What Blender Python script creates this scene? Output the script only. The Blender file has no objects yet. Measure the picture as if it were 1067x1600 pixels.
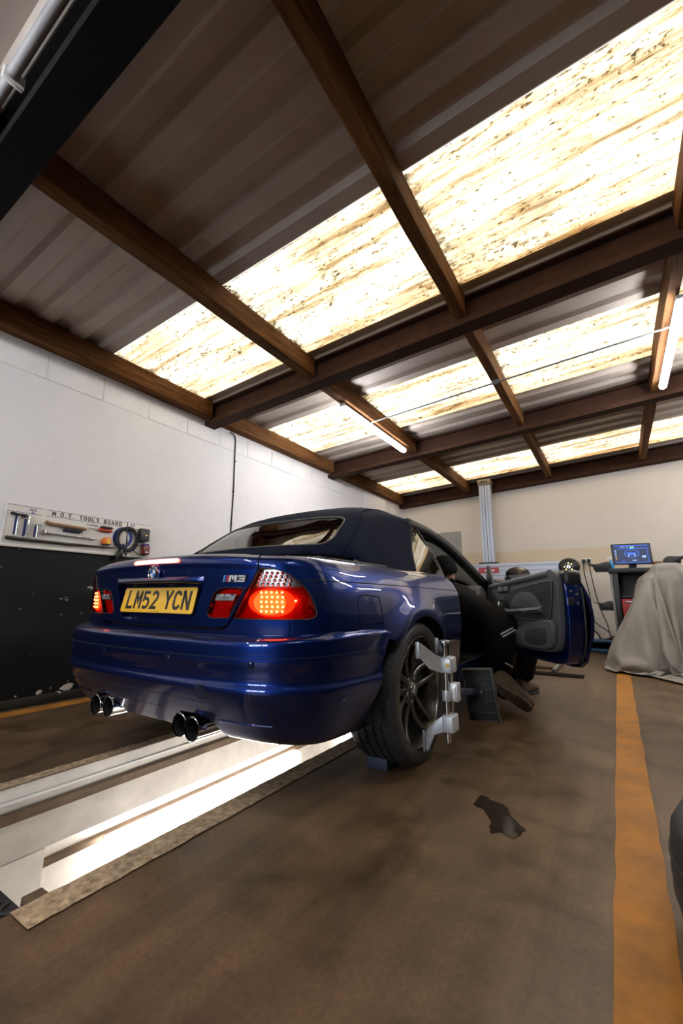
import bpy, bmesh, math, random
import numpy as np
from mathutils import Vector, Matrix, geometry

random.seed(7)
SC = bpy.context.scene
COL = SC.collection
PI = math.pi

# ------------------------------------------------------------------ camera
CAM = (1.723, -2.052, 0.760, 0.571, 0.204, 0.006, 658.15)   # x, y, z, yaw left, pitch up, roll, focal length in pixels (1067 x 1600)
def cam_axes():
    x, y, z, yaw, pitch, roll, f = CAM
    fw = Vector((-math.sin(yaw)*math.cos(pitch), math.cos(yaw)*math.cos(pitch), math.sin(pitch)))
    r = Vector((math.cos(yaw), math.sin(yaw), 0)); u = r.cross(fw)
    c, s = math.cos(roll), math.sin(roll)
    return c*r + s*u, -s*r + c*u, fw
cr, cu, cf = cam_axes()
cam_data = bpy.data.cameras.new('camera')
cam_data.sensor_fit = 'VERTICAL'; cam_data.sensor_height = 36.0; cam_data.sensor_width = 24.0
cam_data.lens = CAM[6]*36.0/1600.0
cam_data.clip_start = 0.02; cam_data.clip_end = 200
cam = bpy.data.objects.new('camera', cam_data); COL.objects.link(cam)
M4 = Matrix((cr, cu, -cf)).transposed().to_4x4(); M4.translation = Vector(CAM[:3])
cam.matrix_world = M4
SC.camera = cam

# ------------------------------------------------------------------ world, sun, daylight
world = bpy.data.worlds.new('overcast_sky'); SC.world = world
world.use_nodes = True
bg = world.node_tree.nodes['Background']
bg.inputs[0].default_value = (0.80, 0.90, 1.0, 1); bg.inputs[1].default_value = 1.0
sun_d = bpy.data.lights.new('sun', 'SUN'); sun_d.energy = 1.95; sun_d.angle = math.radians(40); sun_d.color = (1.0, 0.93, 0.82)
sun = bpy.data.objects.new('sun', sun_d); COL.objects.link(sun)
sun.rotation_euler = (math.radians(-18), math.radians(14), 0)
# the window in the entrance wall behind the camera: daylight comes through it
day_d = bpy.data.lights.new('window_daylight', 'AREA'); day_d.shape = 'RECTANGLE'
day_d.size = 1.7; day_d.size_y = 1.1; day_d.energy = 50; day_d.color = (0.86, 0.93, 1.0)
day = bpy.data.objects.new('window_daylight', day_d); COL.objects.link(day)
day.location = (0.25, -6.62, 1.55); day.rotation_euler = (math.radians(90), 0, 0)

vs = SC.view_settings
vs.view_transform = 'Standard'; vs.look = 'None'; vs.gamma = 1.0; vs.exposure = 1.42; vs.use_curve_mapping = False
SC.display_settings.display_device = 'sRGB'
cy = SC.cycles
cy.max_bounces = 10; cy.diffuse_bounces = 5; cy.glossy_bounces = 5; cy.transmission_bounces = 8; cy.transparent_max_bounces = 12
cy.sample_clamp_indirect = 6.0; cy.caustics_reflective = False; cy.caustics_refractive = False
cy.use_denoising = True

# ------------------------------------------------------------------ helpers
class MB:
    """collects shapes, then links them as ONE mesh object"""
    def __init__(s): s.v = []; s.f = []; s.m = []; s.cur = 0
    def add(s, vs_, fs):
        b = len(s.v); s.v += [tuple(p) for p in vs_]; s.f += [tuple(b+i for i in f) for f in fs]; s.m += [s.cur]*len(fs); return s
    def box(s, x0, x1, y0, y1, z0, z1):
        return s.add([(x0,y0,z0),(x1,y0,z0),(x1,y1,z0),(x0,y1,z0),(x0,y0,z1),(x1,y0,z1),(x1,y1,z1),(x0,y1,z1)],
                     [(0,3,2,1),(4,5,6,7),(0,1,5,4),(1,2,6,5),(2,3,7,6),(3,0,4,7)])
    def cbox(s, c, d, rot=None):
        P = [Vector((sx*d[0]/2, sy*d[1]/2, sz*d[2]/2)) for sz in (-1,1) for sx, sy in ((-1,-1),(1,-1),(1,1),(-1,1))]
        if rot is not None: P = [rot @ p for p in P]
        return s.add([p + Vector(c) for p in P], [(0,3,2,1),(4,5,6,7),(0,1,5,4),(1,2,6,5),(2,3,7,6),(3,0,4,7)])
    def bar(s, a, b, w, h, up=(0,0,1)):
        a = Vector(a); b = Vector(b); d = (b-a); L = d.length; d.normalize()
        side = d.cross(Vector(up)); side.normalize(); u = side.cross(d)
        P = [p + side*sx*w/2 + u*su*h/2 for p in (a, b) for sx, su in ((-1,-1),(1,-1),(1,1),(-1,1))]
        return s.add(P, [(0,3,2,1),(4,5,6,7),(0,1,5,4),(1,2,6,5),(2,3,7,6),(3,0,4,7)][:2] + [(0,1,5,4),(1,2,6,5),(2,3,7,6),(3,0,4,7)])
    def tube(s, path, r, n=10, cap=True):
        path = [Vector(p) for p in path]; m = len(path)
        rs = list(r) if hasattr(r, '__len__') else [r]*m
        t0 = (path[1]-path[0]).normalized()
        a = Vector((0,0,1)) if abs(t0.z) < .9 else Vector((1,0,0))
        nrm = (a - t0*a.dot(t0)).normalized(); V = []; F = []
        for i, p in enumerate(path):
            t = (path[min(i+1,m-1)] - path[max(i-1,0)])
            if t.length < 1e-9: t = t0.copy()
            t.normalize(); nrm = (nrm - t*nrm.dot(t))
            if nrm.length < 1e-6: nrm = t.orthogonal()
            nrm.normalize(); bn = t.cross(nrm)
            for k in range(n):
                an = 2*PI*k/n; V.append(p + (nrm*math.cos(an) + bn*math.sin(an))*rs[i])
        for i in range(m-1):
            for k in range(n):
                F.append((i*n+k, i*n+(k+1)%n, (i+1)*n+(k+1)%n, (i+1)*n+k))
        if cap: F.append(tuple(range(n))[::-1]); F.append(tuple((m-1)*n+k for k in range(n)))
        return s.add(V, F)
    def lathe(s, prof, origin=(0,0,0), axis=(0,0,1), n=32, cap=True, closed=False):
        ax = Vector(axis).normalized(); e1 = ax.orthogonal().normalized(); e2 = ax.cross(e1); o = Vector(origin); V = []; F = []
        for r, h in prof:
            for k in range(n):
                an = 2*PI*k/n; V.append(o + ax*h + (e1*math.cos(an) + e2*math.sin(an))*max(r, 1e-5))
        m = len(prof)
        for i in range(m if closed else m-1):
            j = (i+1) % m
            for k in range(n): F.append((i*n+k, i*n+(k+1)%n, j*n+(k+1)%n, j*n+k))
        if cap and not closed: F.append(tuple(range(n))[::-1]); F.append(tuple((m-1)*n+k for k in range(n)))
        return s.add(V, F)
    def prism(s, poly, fn, h0, h1):
        """poly: 2D outline, fn(a,b,h) -> 3D"""
        n = len(poly); V = [fn(a, b, h0) for a, b in poly] + [fn(a, b, h1) for a, b in poly]
        F = [tuple(range(n))[::-1], tuple(range(n, 2*n))] + [(i, (i+1)%n, n+(i+1)%n, n+i) for i in range(n)]
        return s.add(V, F)
    def grid(s, P, closed_u=False, closed_v=False):
        """P[i][j] of points"""
        m = len(P); n = len(P[0]); V = [p for row in P for p in row]; F = []
        for i in range(m if closed_u else m-1):
            for j in range(n if closed_v else n-1):
                i2 = (i+1) % m; j2 = (j+1) % n
                F.append((i*n+j, i*n+j2, i2*n+j2, i2*n+j))
        return s.add(V, F)
    def xf(s, M):
        s.v = [tuple(M @ Vector(p)) for p in s.v]; return s
    def build(s, name, mat, parent=None, smooth=None, bevel=0, segs=2, flip=False, fixn=True):
        me = bpy.data.meshes.new(name); me.from_pydata(s.v, [], s.f)
        mats = mat if isinstance(mat, (list, tuple)) else [mat]
        for m_ in mats: me.materials.append(m_)
        if len(mats) > 1: me.polygons.foreach_set('material_index', s.m)
        bm = bmesh.new(); bm.from_mesh(me)
        if fixn: bmesh.ops.recalc_face_normals(bm, faces=bm.faces)
        if bevel:
            ed = [e for e in bm.edges if len(e.link_faces) == 2 and e.calc_face_angle(0) > math.radians(28)]
            if ed: bmesh.ops.bevel(bm, geom=ed, offset=bevel, segments=segs, affect='EDGES', profile=.5, clamp_overlap=True)
        if flip: bmesh.ops.reverse_faces(bm, faces=bm.faces)
        bm.to_mesh(me); bm.free()
        if smooth is None and bevel: smooth = 40
        if smooth:
            me.shade_smooth(); me.set_sharp_from_angle(angle=math.radians(smooth))
        me.update()
        return link(name, me, parent)

def link(name, me, parent=None):
    o = bpy.data.objects.new(name, me); COL.objects.link(o)
    if parent is not None: o.parent = parent
    return o
def tag(o, label=None, cat=None, group=None, kind=None):
    if label: o['label'] = label
    if cat: o['category'] = cat
    if group: o['group'] = group
    if kind: o['kind'] = kind
    return o
def thing(name, label, cat, loc=(0,0,0), rotz=0, group=None, kind=None):
    o = bpy.data.objects.new(name, None); COL.objects.link(o); o.empty_display_size = .1
    o.location = loc; o.rotation_euler = (0, 0, rotz)
    return tag(o, label, cat, group, kind)
def catmull(P, n=8, closed=False):
    P = [Vector(p) for p in P]; out = []; m = len(P)
    for i in range(m if closed else m-1):
        p0 = P[(i-1) % m] if closed or i > 0 else P[0]*2 - P[1]
        p1 = P[i]; p2 = P[(i+1) % m]
        p3 = P[(i+2) % m] if closed or i+2 < m else P[-1]*2 - P[-2]
        for k in range(n):
            t = k/n
            out.append(.5*((2*p1) + (p2-p0)*t + (2*p0-5*p1+4*p2-p3)*t*t + (3*p1-p0-3*p2+p3)*t*t*t))
    if not closed: out.append(P[-1].copy())
    return out
def rrect(w, h, r, n=5):
    pts = []
    for cx, cy_, a0 in ((w/2-r, h/2-r, 0), (-w/2+r, h/2-r, 90), (-w/2+r, -h/2+r, 180), (w/2-r, -h/2+r, 270)):
        for k in range(n+1):
            a = math.radians(a0 + 90*k/n); pts.append((cx + r*math.cos(a), cy_ + r*math.sin(a)))
    return pts

# ------------------------------------------------------------------ materials
MATS = {}
def _new(name):
    m = bpy.data.materials.new(name); m.use_nodes = True; MATS[name] = m
    nt = m.node_tree; return m, nt, nt.nodes['Principled BSDF']
def node(nt, kind, **kw):
    n = nt.nodes.new(kind)
    for k, v in kw.items(): setattr(n, k, v)
    return n
def setin(n, **kw):
    for k, v in kw.items():
        k = k.replace('_', ' ')
        n.inputs[k].default_value = v
def coords(nt, scale=(1,1,1), kind='Object', rot=(0,0,0)):
    tc = node(nt, 'ShaderNodeTexCoord'); mp = node(nt, 'ShaderNodeMapping')
    mp.inputs['Scale'].default_value = scale; mp.inputs['Rotation'].default_value = rot
    nt.links.new(tc.outputs[kind], mp.inputs['Vector']); return mp.outputs['Vector']
def noise(nt, vec, scale=5, detail=4, rough=.6, dist=0):
    n = node(nt, 'ShaderNodeTexNoise'); n.inputs['Scale'].default_value = scale; n.inputs['Detail'].default_value = detail
    n.inputs['Roughness'].default_value = rough; n.inputs['Distortion'].default_value = dist
    if vec is not None: nt.links.new(vec, n.inputs['Vector'])
    return n.outputs['Fac']
def ramp(nt, fac, stops, interp='LINEAR'):
    r = node(nt, 'ShaderNodeValToRGB'); cr_ = r.color_ramp; cr_.interpolation = interp
    while len(cr_.elements) < len(stops): cr_.elements.new(.5)
    for e, (p, c) in zip(cr_.elements, stops):
        e.position = p; e.color = c if len(c) == 4 else (*c, 1)
    nt.links.new(fac, r.inputs['Fac']); return r.outputs['Color']
def mixc(nt, fac, a, b, mode='MIX'):
    m = node(nt, 'ShaderNodeMix', data_type='RGBA', blend_type=mode)
    for sock, val in ((m.inputs[0], fac), (m.inputs[6], a), (m.inputs[7], b)):
        if hasattr(val, 'links'): nt.links.new(val, sock)
        elif isinstance(val, (int, float)): sock.default_value = val
        else: sock.default_value = (*val, 1) if len(val) == 3 else val
    return m.outputs[2]
def math_(nt, op, a, b=None, c=None):
    m = node(nt, 'ShaderNodeMath', operation=op)
    for i, v in enumerate((a, b, c)):
        if v is None: continue
        if hasattr(v, 'links'): nt.links.new(v, m.inputs[i])
        else: m.inputs[i].default_value = v
    return m.outputs[0]
def bump(nt, bsdf, h, strength=.2, dist=.01):
    b = node(nt, 'ShaderNodeBump'); b.inputs['Strength'].default_value = strength; b.inputs['Distance'].default_value = dist
    nt.links.new(h, b.inputs['Height']); nt.links.new(b.outputs['Normal'], bsdf.inputs['Normal'])
def mat(name, col, rough=.5, metal=0, var=.12, vscale=12, bumps=0, bscale=60, coat=0, spec=None, emit=None, estr=0, alpha=None, trans=0, ior=None):
    """a plain procedural material: colour with a little noise variation and wear"""
    m, nt, b = _new(name)
    vec = coords(nt)
    n = noise(nt, vec, vscale, 5, .65)
    c0 = tuple(max(0, x*(1-var)) for x in col); c1 = tuple(min(1, x*(1+var)) for x in col)
    nt.links.new(ramp(nt, n, [(.3, c0), (.7, c1)]), b.inputs['Base Color'])
    rr = ramp(nt, n, [(.3, (max(0, rough-.06),)*3), (.75, (min(1, rough+.08),)*3)])
    nt.links.new(rr, b.inputs['Roughness'])
    b.inputs['Metallic'].default_value = metal
    if coat: b.inputs['Coat Weight'].default_value = coat; b.inputs['Coat Roughness'].default_value = .03
    if spec is not None: b.inputs['Specular IOR Level'].default_value = spec
    if emit: b.inputs['Emission Color'].default_value = (*emit, 1); b.inputs['Emission Strength'].default_value = estr
    if trans: b.inputs['Transmission Weight'].default_value = trans
    if ior: b.inputs['IOR'].default_value = ior
    if bumps: bump(nt, b, noise(nt, vec, bscale, 6, .7), bumps, .004)
    return m

def wood_mat(name, dark, light, axis):
    m, nt, b = _new(name)
    sc = [14, 14, 14]; sc[axis] = 0.9
    vec = coords(nt, tuple(sc))
    n1 = noise(nt, vec, 2.2, 8, .68, .6); n2 = noise(nt, coords(nt), 2.5, 3, .6)
    c = ramp(nt, n1, [(.28, dark), (.55, tuple((a+b_)/2 for a, b_ in zip(dark, light))), (.78, light)])
    c = mixc(nt, math_(nt, 'MULTIPLY', n2, .55), c, tuple(x*.45 for x in dark), 'MIX')
    nt.links.new(c, b.inputs['Base Color']); b.inputs['Roughness'].default_value = .8; b.inputs['Specular IOR Level'].default_value = .15
    bump(nt, b, n1, .35, .006); return m

def floor_mat():
    m, nt, b = _new('worn_brown_concrete')
    v = coords(nt)
    big = noise(nt, v, .9, 6, .62, .4); mid = noise(nt, v, 4.5, 8, .68, .3); fine = noise(nt, v, 70, 4, .7)
    c = ramp(nt, big, [(.30, (.096, .059, .031)), (.50, (.150, .092, .048)), (.72, (.220, .140, .076))])
    c = mixc(nt, .65, c, ramp(nt, mid, [(.32, (.22, .20, .18)), (.50, (.78, .77, .75)), (.70, (1.2, 1.15, 1.1))]), 'MULTIPLY')
    c = mixc(nt, .55, c, ramp(nt, fine, [(.34, (.55, .53, .5)), (.6, (1.05, 1.05, 1.05))]), 'MULTIPLY')
    # dark tyre streaks along the bay, tied to where cars drive in
    st = noise(nt, coords(nt, (7, .35, 1)), 1.6, 6, .6, .2)
    c = mixc(nt, .5, c, ramp(nt, st, [(.36, (.45, .43, .42)), (.58, (1, 1, 1))]), 'MULTIPLY')
    nt.links.new(c, b.inputs['Base Color'])
    nt.links.new(ramp(nt, mid, [(.3, (.30,)*3), (.7, (.55,)*3)]), b.inputs['Roughness'])
    b.inputs['Specular IOR Level'].default_value = .45
    bump(nt, b, noise(nt, v, 34, 8, .72), .3, .006); return m

def painted_wall_mat(name, low, high, split, split_soft=.004, chips=True, patch=None):
    """painted masonry: one colour above a painted line, another below it, with chips and scuffs"""
    m, nt, b = _new(name)
    v = coords(nt); sx = node(nt, 'ShaderNodeSeparateXYZ'); nt.links.new(v, sx.inputs[0]); z = sx.outputs['Z']
    n1 = noise(nt, v, 1.3, 6, .6, .3); n2 = noise(nt, v, 9, 8, .72); n3 = noise(nt, v, 55, 3, .6)
    up = ramp(nt, n1, [(.3, tuple(x*.93 for x in high)), (.7, high)])
    # scuffs and grime spots
    up = mixc(nt, .55, up, ramp(nt, n2, [(.24, (.52, .48, .45)), (.33, (.96, .95, .95)), (.6, (1, 1, 1))]), 'MULTIPLY')
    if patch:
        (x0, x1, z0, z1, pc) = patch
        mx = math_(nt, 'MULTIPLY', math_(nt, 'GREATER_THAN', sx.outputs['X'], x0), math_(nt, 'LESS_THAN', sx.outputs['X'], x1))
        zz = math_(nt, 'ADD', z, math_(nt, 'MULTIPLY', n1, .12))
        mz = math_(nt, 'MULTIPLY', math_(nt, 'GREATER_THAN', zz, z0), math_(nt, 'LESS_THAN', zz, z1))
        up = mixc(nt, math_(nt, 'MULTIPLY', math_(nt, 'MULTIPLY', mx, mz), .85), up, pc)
    if split > 0:
        lo = ramp(nt, n1, [(.3, tuple(x*.75 for x in low)), (.7, tuple(x*1.2 for x in low))])
        if chips:
            ch = noise(nt, coords(nt, (1, .55, 1.1)), 4.2, 7, .55, .4)
            zf = ramp(nt, z, [(.0, (.055,)*3), (.14, (.075,)*3), (.30, (-.0,)*3), (1, (-.02, -.02, -.02))])
            msk = ramp(nt, math_(nt, 'ADD', ch, zf), [(.665, (0, 0, 0)), (.672, (1, 1, 1))])
            lo = mixc(nt, msk, lo, (.42, .36, .30))
            sp = ramp(nt, noise(nt, v, 26, 2, .4), [(.735, (0, 0, 0)), (.75, (1, 1, 1))])
            lo = mixc(nt, math_(nt, 'MULTIPLY', sp, .6), lo, (.35, .32, .3))
        zz = math_(nt, 'ADD', z, math_(nt, 'MULTIPLY', math_(nt, 'SUBTRACT', n2, .5), split_soft))
        c = mixc(nt, math_(nt, 'GREATER_THAN', zz, split), lo, up)
    else: c = up
    nt.links.new(c, b.inputs['Base Color']); b.inputs['Roughness'].default_value = .55; b.inputs['Specular IOR Level'].default_value = .25
    bump(nt, b, math_(nt, 'ADD', n2, math_(nt, 'MULTIPLY', n3, .4)), .18, .006); return m

def skylight_mat():
    """old translucent roof sheet: light comes through it, held back by moss and brown dirt"""
    m, nt, b = _new('weathered_translucent_sheet')
    st = noise(nt, coords(nt, (.55, 8.5, 1)), 1.6, 10, .70, .35)          # dirt washed along the ribs
    bl = noise(nt, coords(nt, (1.1, 2.0, 1)), 1.5, 7, .62, .6)            # broad tea-coloured stains
    ln = noise(nt, coords(nt, (.9, 26, 1)), 1.3, 6, .65, .2)              # fine lines
    sp = noise(nt, coords(nt, (9, 26, 1)), 2.2, 6, .75, .3)               # moss specks
    cl = noise(nt, coords(nt, (.8, 1.6, 1)), 1.7, 4, .6)                  # where the specks gather
    c = ramp(nt, st, [(.33, (.22, .15, .08)), (.41, (.50, .39, .25)), (.48, (.80, .71, .55)), (.56, (.95, .90, .80)), (.68, (1, .97, .92))])
    c = mixc(nt, .8, c, ramp(nt, bl, [(.30, (.42, .31, .18)), (.44, (.80, .68, .50)), (.55, (1, .97, .92))]), 'MULTIPLY')
    c = mixc(nt, .75, c, ramp(nt, ln, [(.33, (.36, .28, .19)), (.42, (.88, .82, .72)), (.5, (1, 1, 1))]), 'MULTIPLY')
    at = node(nt, 'ShaderNodeAttribute', attribute_name='moss'); am = node(nt, 'ShaderNodeAttribute', attribute_name='amber')
    thr = math_(nt, 'ADD', sp, math_(nt, 'MULTIPLY', math_(nt, 'SUBTRACT', .62, cl), -.22))
    c = mixc(nt, .95, c, ramp(nt, thr, [(.345, (.05, .035, .014)), (.395, (.72, .62, .46)), (.43, (1, 1, 1))]), 'MULTIPLY')
    c = mixc(nt, math_(nt, 'MULTIPLY', am.outputs['Fac'], .75), c, (.62, .36, .10), 'MULTIPLY')
    ms = math_(nt, 'MULTIPLY', at.outputs['Fac'], noise(nt, coords(nt, (9, 14, 1)), 1.6, 8, .7, .4))
    c = mixc(nt, ramp(nt, ms, [(.33, (0, 0, 0)), (.5, (1, 1, 1))]), c, (.055, .036, .014))
    tr = node(nt, 'ShaderNodeBsdfTranslucent'); df = node(nt, 'ShaderNodeBsdfDiffuse'); mx = node(nt, 'ShaderNodeMixShader')
    nt.links.new(c, tr.inputs['Color'])
    nt.links.new(mixc(nt, .5, c, (.3, .25, .2), 'MULTIPLY'), df.inputs['Color'])
    mx.inputs[0].default_value = .22
    nt.links.new(tr.outputs[0], mx.inputs[1]); nt.links.new(df.outputs[0], mx.inputs[2])
    nt.links.new(mx.outputs[0], nt.nodes['Material Output'].inputs['Surface']); return m

def emis_mat(name, col, strength, base=.9):
    m, nt, b = _new(name); b.inputs['Base Color'].default_value = (base, base, base, 1)
    v = coords(nt); n = noise(nt, v, 3, 2)
    nt.links.new(ramp(nt, n, [(.2, tuple(x*.96 for x in col)), (.8, col)]), b.inputs['Emission Color'])
    b.inputs['Emission Strength'].default_value = strength; return m

M = {}
M['floor'] = floor_mat()
M['timber_y'] = wood_mat('stained_timber_along_bay', (.050, .018, .006), (.34, .150, .048), 1)
M['steel_brown'] = mat('brown_primer_steel', (.050, .022, .013), .8, 0, .35, 6, .12, 40, spec=.15)
M['steel_black'] = mat('dark_painted_steel', (.008, .007, .007), .8, 0, .3, 6, .1, 40, spec=.1)
M['roof_metal'] = mat('grey_liner_sheet', (.50, .43, .37), .5, 0, .1, 3, .03, 30)
M['skylight'] = skylight_mat()
M['wall_l'] = painted_wall_mat('black_and_white_painted_masonry', (.0045, .0045, .0055), (.80, .775, .775), 1.118)
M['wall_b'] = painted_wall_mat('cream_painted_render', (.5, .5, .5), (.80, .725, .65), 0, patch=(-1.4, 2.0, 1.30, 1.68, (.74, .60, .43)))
M['wall_plain'] = painted_wall_mat('dull_painted_masonry', (.012, .012, .012), (.16, .15, .14), 1.1, chips=False)
M['white_blocks'] = mat('white_painted_blocks', (.78, .755, .75), .55, 0, .05, 6, .15, 40)
M['yellow'] = mat('worn_yellow_line_paint', (.33, .130, .011), .7, 0, .32, 7, .15, 45)
M['white_paint'] = mat('white_pit_paint', (.66, .62, .57), .6, 0, .12, 7, .25, 30)
M['lip'] = mat('worn_beige_edge_paint', (.40, .29, .18), .8, 0, .6, 42, .5, 60)
M['pit_dark'] = mat('dirty_pit_ledge_steel', (.13, .085, .05), .6, .1, .4, 9, .2, 40)
M['black_rubber'] = mat('black_rubber', (.018, .018, .019), .62, 0, .25, 20, .1, 90)
M['black_plastic'] = mat('black_plastic', (.012, .012, .013), .45, 0, .2, 25, .05, 120)
M['white_plastic'] = mat('white_plastic', (.78, .78, .76), .4, 0, .05, 10)
M['grey_plastic'] = mat('grey_plastic', (.20, .20, .20), .45, 0, .1, 10)
M['tube_light'] = emis_mat('lit_tube_diffuser', (.96, .97, 1.0), 30)
M['pit_light'] = emis_mat('lit_pit_tube', (1.0, .97, .93), 6.0)
M['chrome'] = mat('bright_chrome', (.75, .75, .76), .12, 1, .06, 30)
M['alu'] = mat('brushed_aluminium', (.60, .61, .63), .34, 1, .08, 40, .04, 200)
M['steel'] = mat('tool_steel', (.42, .42, .43), .35, 1, .12, 40, .04, 150)
# ================================================================== THE SETTING
XL, XR, YF, YB = -1.92, 5.60, -6.5, 6.0
SL = 0.057
def rz(x, z0): return z0 + SL*(x - XL)

# floor with the pit opening
m = MB()
ox = [XL-.2, -.50, .50, XR+.2]; oy = [YF-1.5, -2.40, 4.70, YB+.2]
V = [(x, y, 0) for y in oy for x in ox]
m.add(V, [(j*4+i, j*4+i+1, (j+1)*4+i+1, (j+1)*4+i) for j in range(3) for i in range(3) if not (i == 1 and j == 1)])
tag(m.build('floor', M['floor'], fixn=False), 'brown worn concrete workshop floor around the inspection pit', 'floor', kind='structure')

def line(name, label, x0, x1, y0, y1):
    mm = MB(); n = 60; L = []; Rr = []
    rnd = random.Random(len(label))
    for i in range(n+1):
        y = y0 + (y1-y0)*i/n
        L.append((x0 + rnd.uniform(-.004, .004), y, .0022)); Rr.append((x1 + rnd.uniform(-.004, .004), y, .0022))
    mm.grid([L, Rr]); return tag(mm.build(name, M['yellow'], fixn=True), label, 'floor line', kind='structure')
line('trim_1', 'worn yellow line painted on the floor right of the car', 1.637, 1.757, -2.6, 5.4)
line('trim_2', 'yellow line painted on the floor along the black wall', -1.812, -1.668, -3.0, 5.8)

# walls
def wall(name, label, mtl, *boxes):
    mm = MB(); 
    for b in boxes: mm.box(*b)
    return tag(mm.build(name, mtl), label, 'wall', kind='structure')
wl = wall('wall_left', 'white painted block wall with a black painted lower half', M['wall_l'], (XL-.2, XL, YF, YB+.2, 0, 2.90))
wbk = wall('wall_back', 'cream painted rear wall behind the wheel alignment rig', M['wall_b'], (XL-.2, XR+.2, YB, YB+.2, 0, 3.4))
wall('wall_right', 'plain side wall of the workshop', M['wall_plain'], (XR, XR+.2, YF, YB+.2, 0, 3.5))
zt = 3.45; WX0, WX1, WZ0, WZ1 = -.65, 1.15, .95, 2.15      # entrance wall with its window, behind the camera
wf = thing('wall_front', 'entrance wall with a bright barred window', 'wall', kind='structure')
for bb in ((XL-.2, WX0, YF-.2, YF, 0, zt), (WX1, XR+.2, YF-.2, YF, 0, zt), (WX0, WX1, YF-.2, YF, 0, WZ0), (WX0, WX1, YF-.2, YF, WZ1, zt)):
    mm = MB(); mm.box(*bb); mm.build('wall_section', M['wall_plain'], wf)
wn = thing('window_1', 'barred window in the entrance wall', 'window', kind='structure')
for x in (WX0+.03, WX0+.60, WX0+1.20, WX1-.03):
    mm = MB(); mm.box(x-.03, x+.03, YF-.10, YF-.04, WZ0, WZ1); mm.build('window_bar', M['grey_plastic'], wn)
for z in (WZ0+.03, WZ0+.60, WZ1-.03):
    mm = MB(); mm.box(WX0, WX1, YF-.10, YF-.04, z-.025, z+.025); mm.build('window_bar', M['grey_plastic'], wn)
# top course of painted blocks on the left wall (joints show under the timber plate)
blk = None; y = -1.62; i = 0
while y < 5.8:
    for row in range(2):
        yy = y + (.22 if row else 0); z0 = 2.455 - row*.225
        if row: continue
        if blk is None:
            b_ = MB(); b_.box(0, .012, .006, .434, .005, .216); blk = b_.build('block', M['white_blocks'], wl, bevel=.004, segs=1); o = blk
        else:
            o = blk.copy(); COL.objects.link(o)
        o.location = (XL - .0085 + .0022*((i*7) % 3) - (.0035 if row else 0), yy, z0); i += 1
    y += .44
# large flakes where the black paint has come off near the floor
M['bare'] = mat('bare_plaster', (.50, .44, .38), .8, 0, .15, 20, .3, 40)
for k, (yc, zc, w, h) in enumerate(((-.285, .085, .050, .028), (-.475, .078, .028, .016), (-.215, .145, .010, .016), (-.62, .075, .008, .006), (-.35, .060, .008, .006), (-.40, .095, .006, .007))):
    rnd = random.Random(k+11); n = 17
    pts = [(yc + w*math.cos(2*PI*i/n)*rnd.uniform(.65, 1.1), zc + h*math.sin(2*PI*i/n)*rnd.uniform(.6, 1.15) + .25*h*math.cos(2*PI*i/n)) for i in range(n)]
    mm = MB(); mm.prism(pts, lambda a, b, h_: (XL+h_, a, b), .0, .0015 if zc > .07 else .047); mm.build('bare_patch', M['bare'], wl)
# pilaster and kerb
mm = MB(); mm.box(XL, XL+.06, 4.30, 5.10, 0, 2.64)
mm.build('pilaster', M['wall_l'], wl, bevel=.006)
mm = MB(); mm.box(XL, XL+.045, YF, YB, 0, .062)
tag(mm.build('baseboard_left', mat('black_kerb_paint', (.012, .010, .006), .6, 0, .5, 9, .3, 30), bevel=.008), 'low dark kerb along the foot of the black wall', 'kerb', kind='structure')

# ------------------------------------------------------------------ roof: sheets, skylights
ceil = thing('ceiling', 'low pitched roof of profiled sheets with dirty translucent skylights', 'ceiling', kind='structure')
def prof(y):
    p = ((y + .935) % .25)/.25
    a = .03/.25; d = .032
    if p < a: return -d*p/a
    if p < .5: return -d
    if p < .5+a: return -d*(1-(p-.5)/a)
    return 0.0
def ysamples(y0, y1):
    ys = {y0, y1}; k = math.floor((y0+.935)/.25)-1
    while -.935+k*.25 < y1:
        b = -.935+k*.25
        for q in (0, .03, .125, .155):
            if y0 < b+q < y1: ys.add(b+q)
        k += 1
    return sorted(ys)
PX = [-.46, .945, 2.30, 3.68]           # purlin centre lines
def sheet(y0, y1, sky=False, x0=XL-.25, x1=XR+.3):
    ys = ysamples(y0, y1)
    if sky:
        ys2 = []
        for a, b in zip(ys, ys[1:]): ys2 += [a, (a+b)/2]
        ys = ys2 + [ys[-1]]
    nx = 100 if sky else 6
    P = [[(x, y, rz(x, 2.905) + prof(y) + (-.004 if sky else 0)) for y in ys] for x in [x0 + (x1-x0)*i/nx for i in range(nx+1)]]
    mm = MB(); mm.grid(P)
    o = mm.build('skylight_sheet' if sky else 'roof_sheet', M['skylight' if sky else 'roof_metal'], ceil)
    if sky:
        at = o.data.attributes.new('moss', 'FLOAT', 'POINT')
        vals = []
        for v in o.data.vertices:
            dx = min((v.co.x - p if v.co.x >= p-.03 else 9 + abs(v.co.x-p)) for p in PX + [XL+.05])
            w = max(0, 1 - dx/.30)*.95
            dy = min(v.co.y - y0, (y1 - v.co.y))
            w = max(w, max(0, 1 - dy/.05)*.80, .25)
            vals.append(min(1, w))
        at.data.foreach_set('value', vals)
        am = o.data.attributes.new('amber', 'FLOAT', 'POINT')
        am.data.foreach_set('value', [max(0, 1-(y1-v.co.y)/.26)*min(1, .35+max(0, (v.co.x+1.2)/3)) for v in o.data.vertices])
    return o
for a, b in ((-6.7, -5.6), (-5.6, -4.6), (-4.6, -3.8), (-3.8, -2.85), (-2.85, -1.9), (-1.9, -1.27), (-1.27, -.28), (.72, 1.73), (2.72, 3.71), (3.71, 4.66), (5.62, 6.3)): sheet(a, b)
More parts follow.
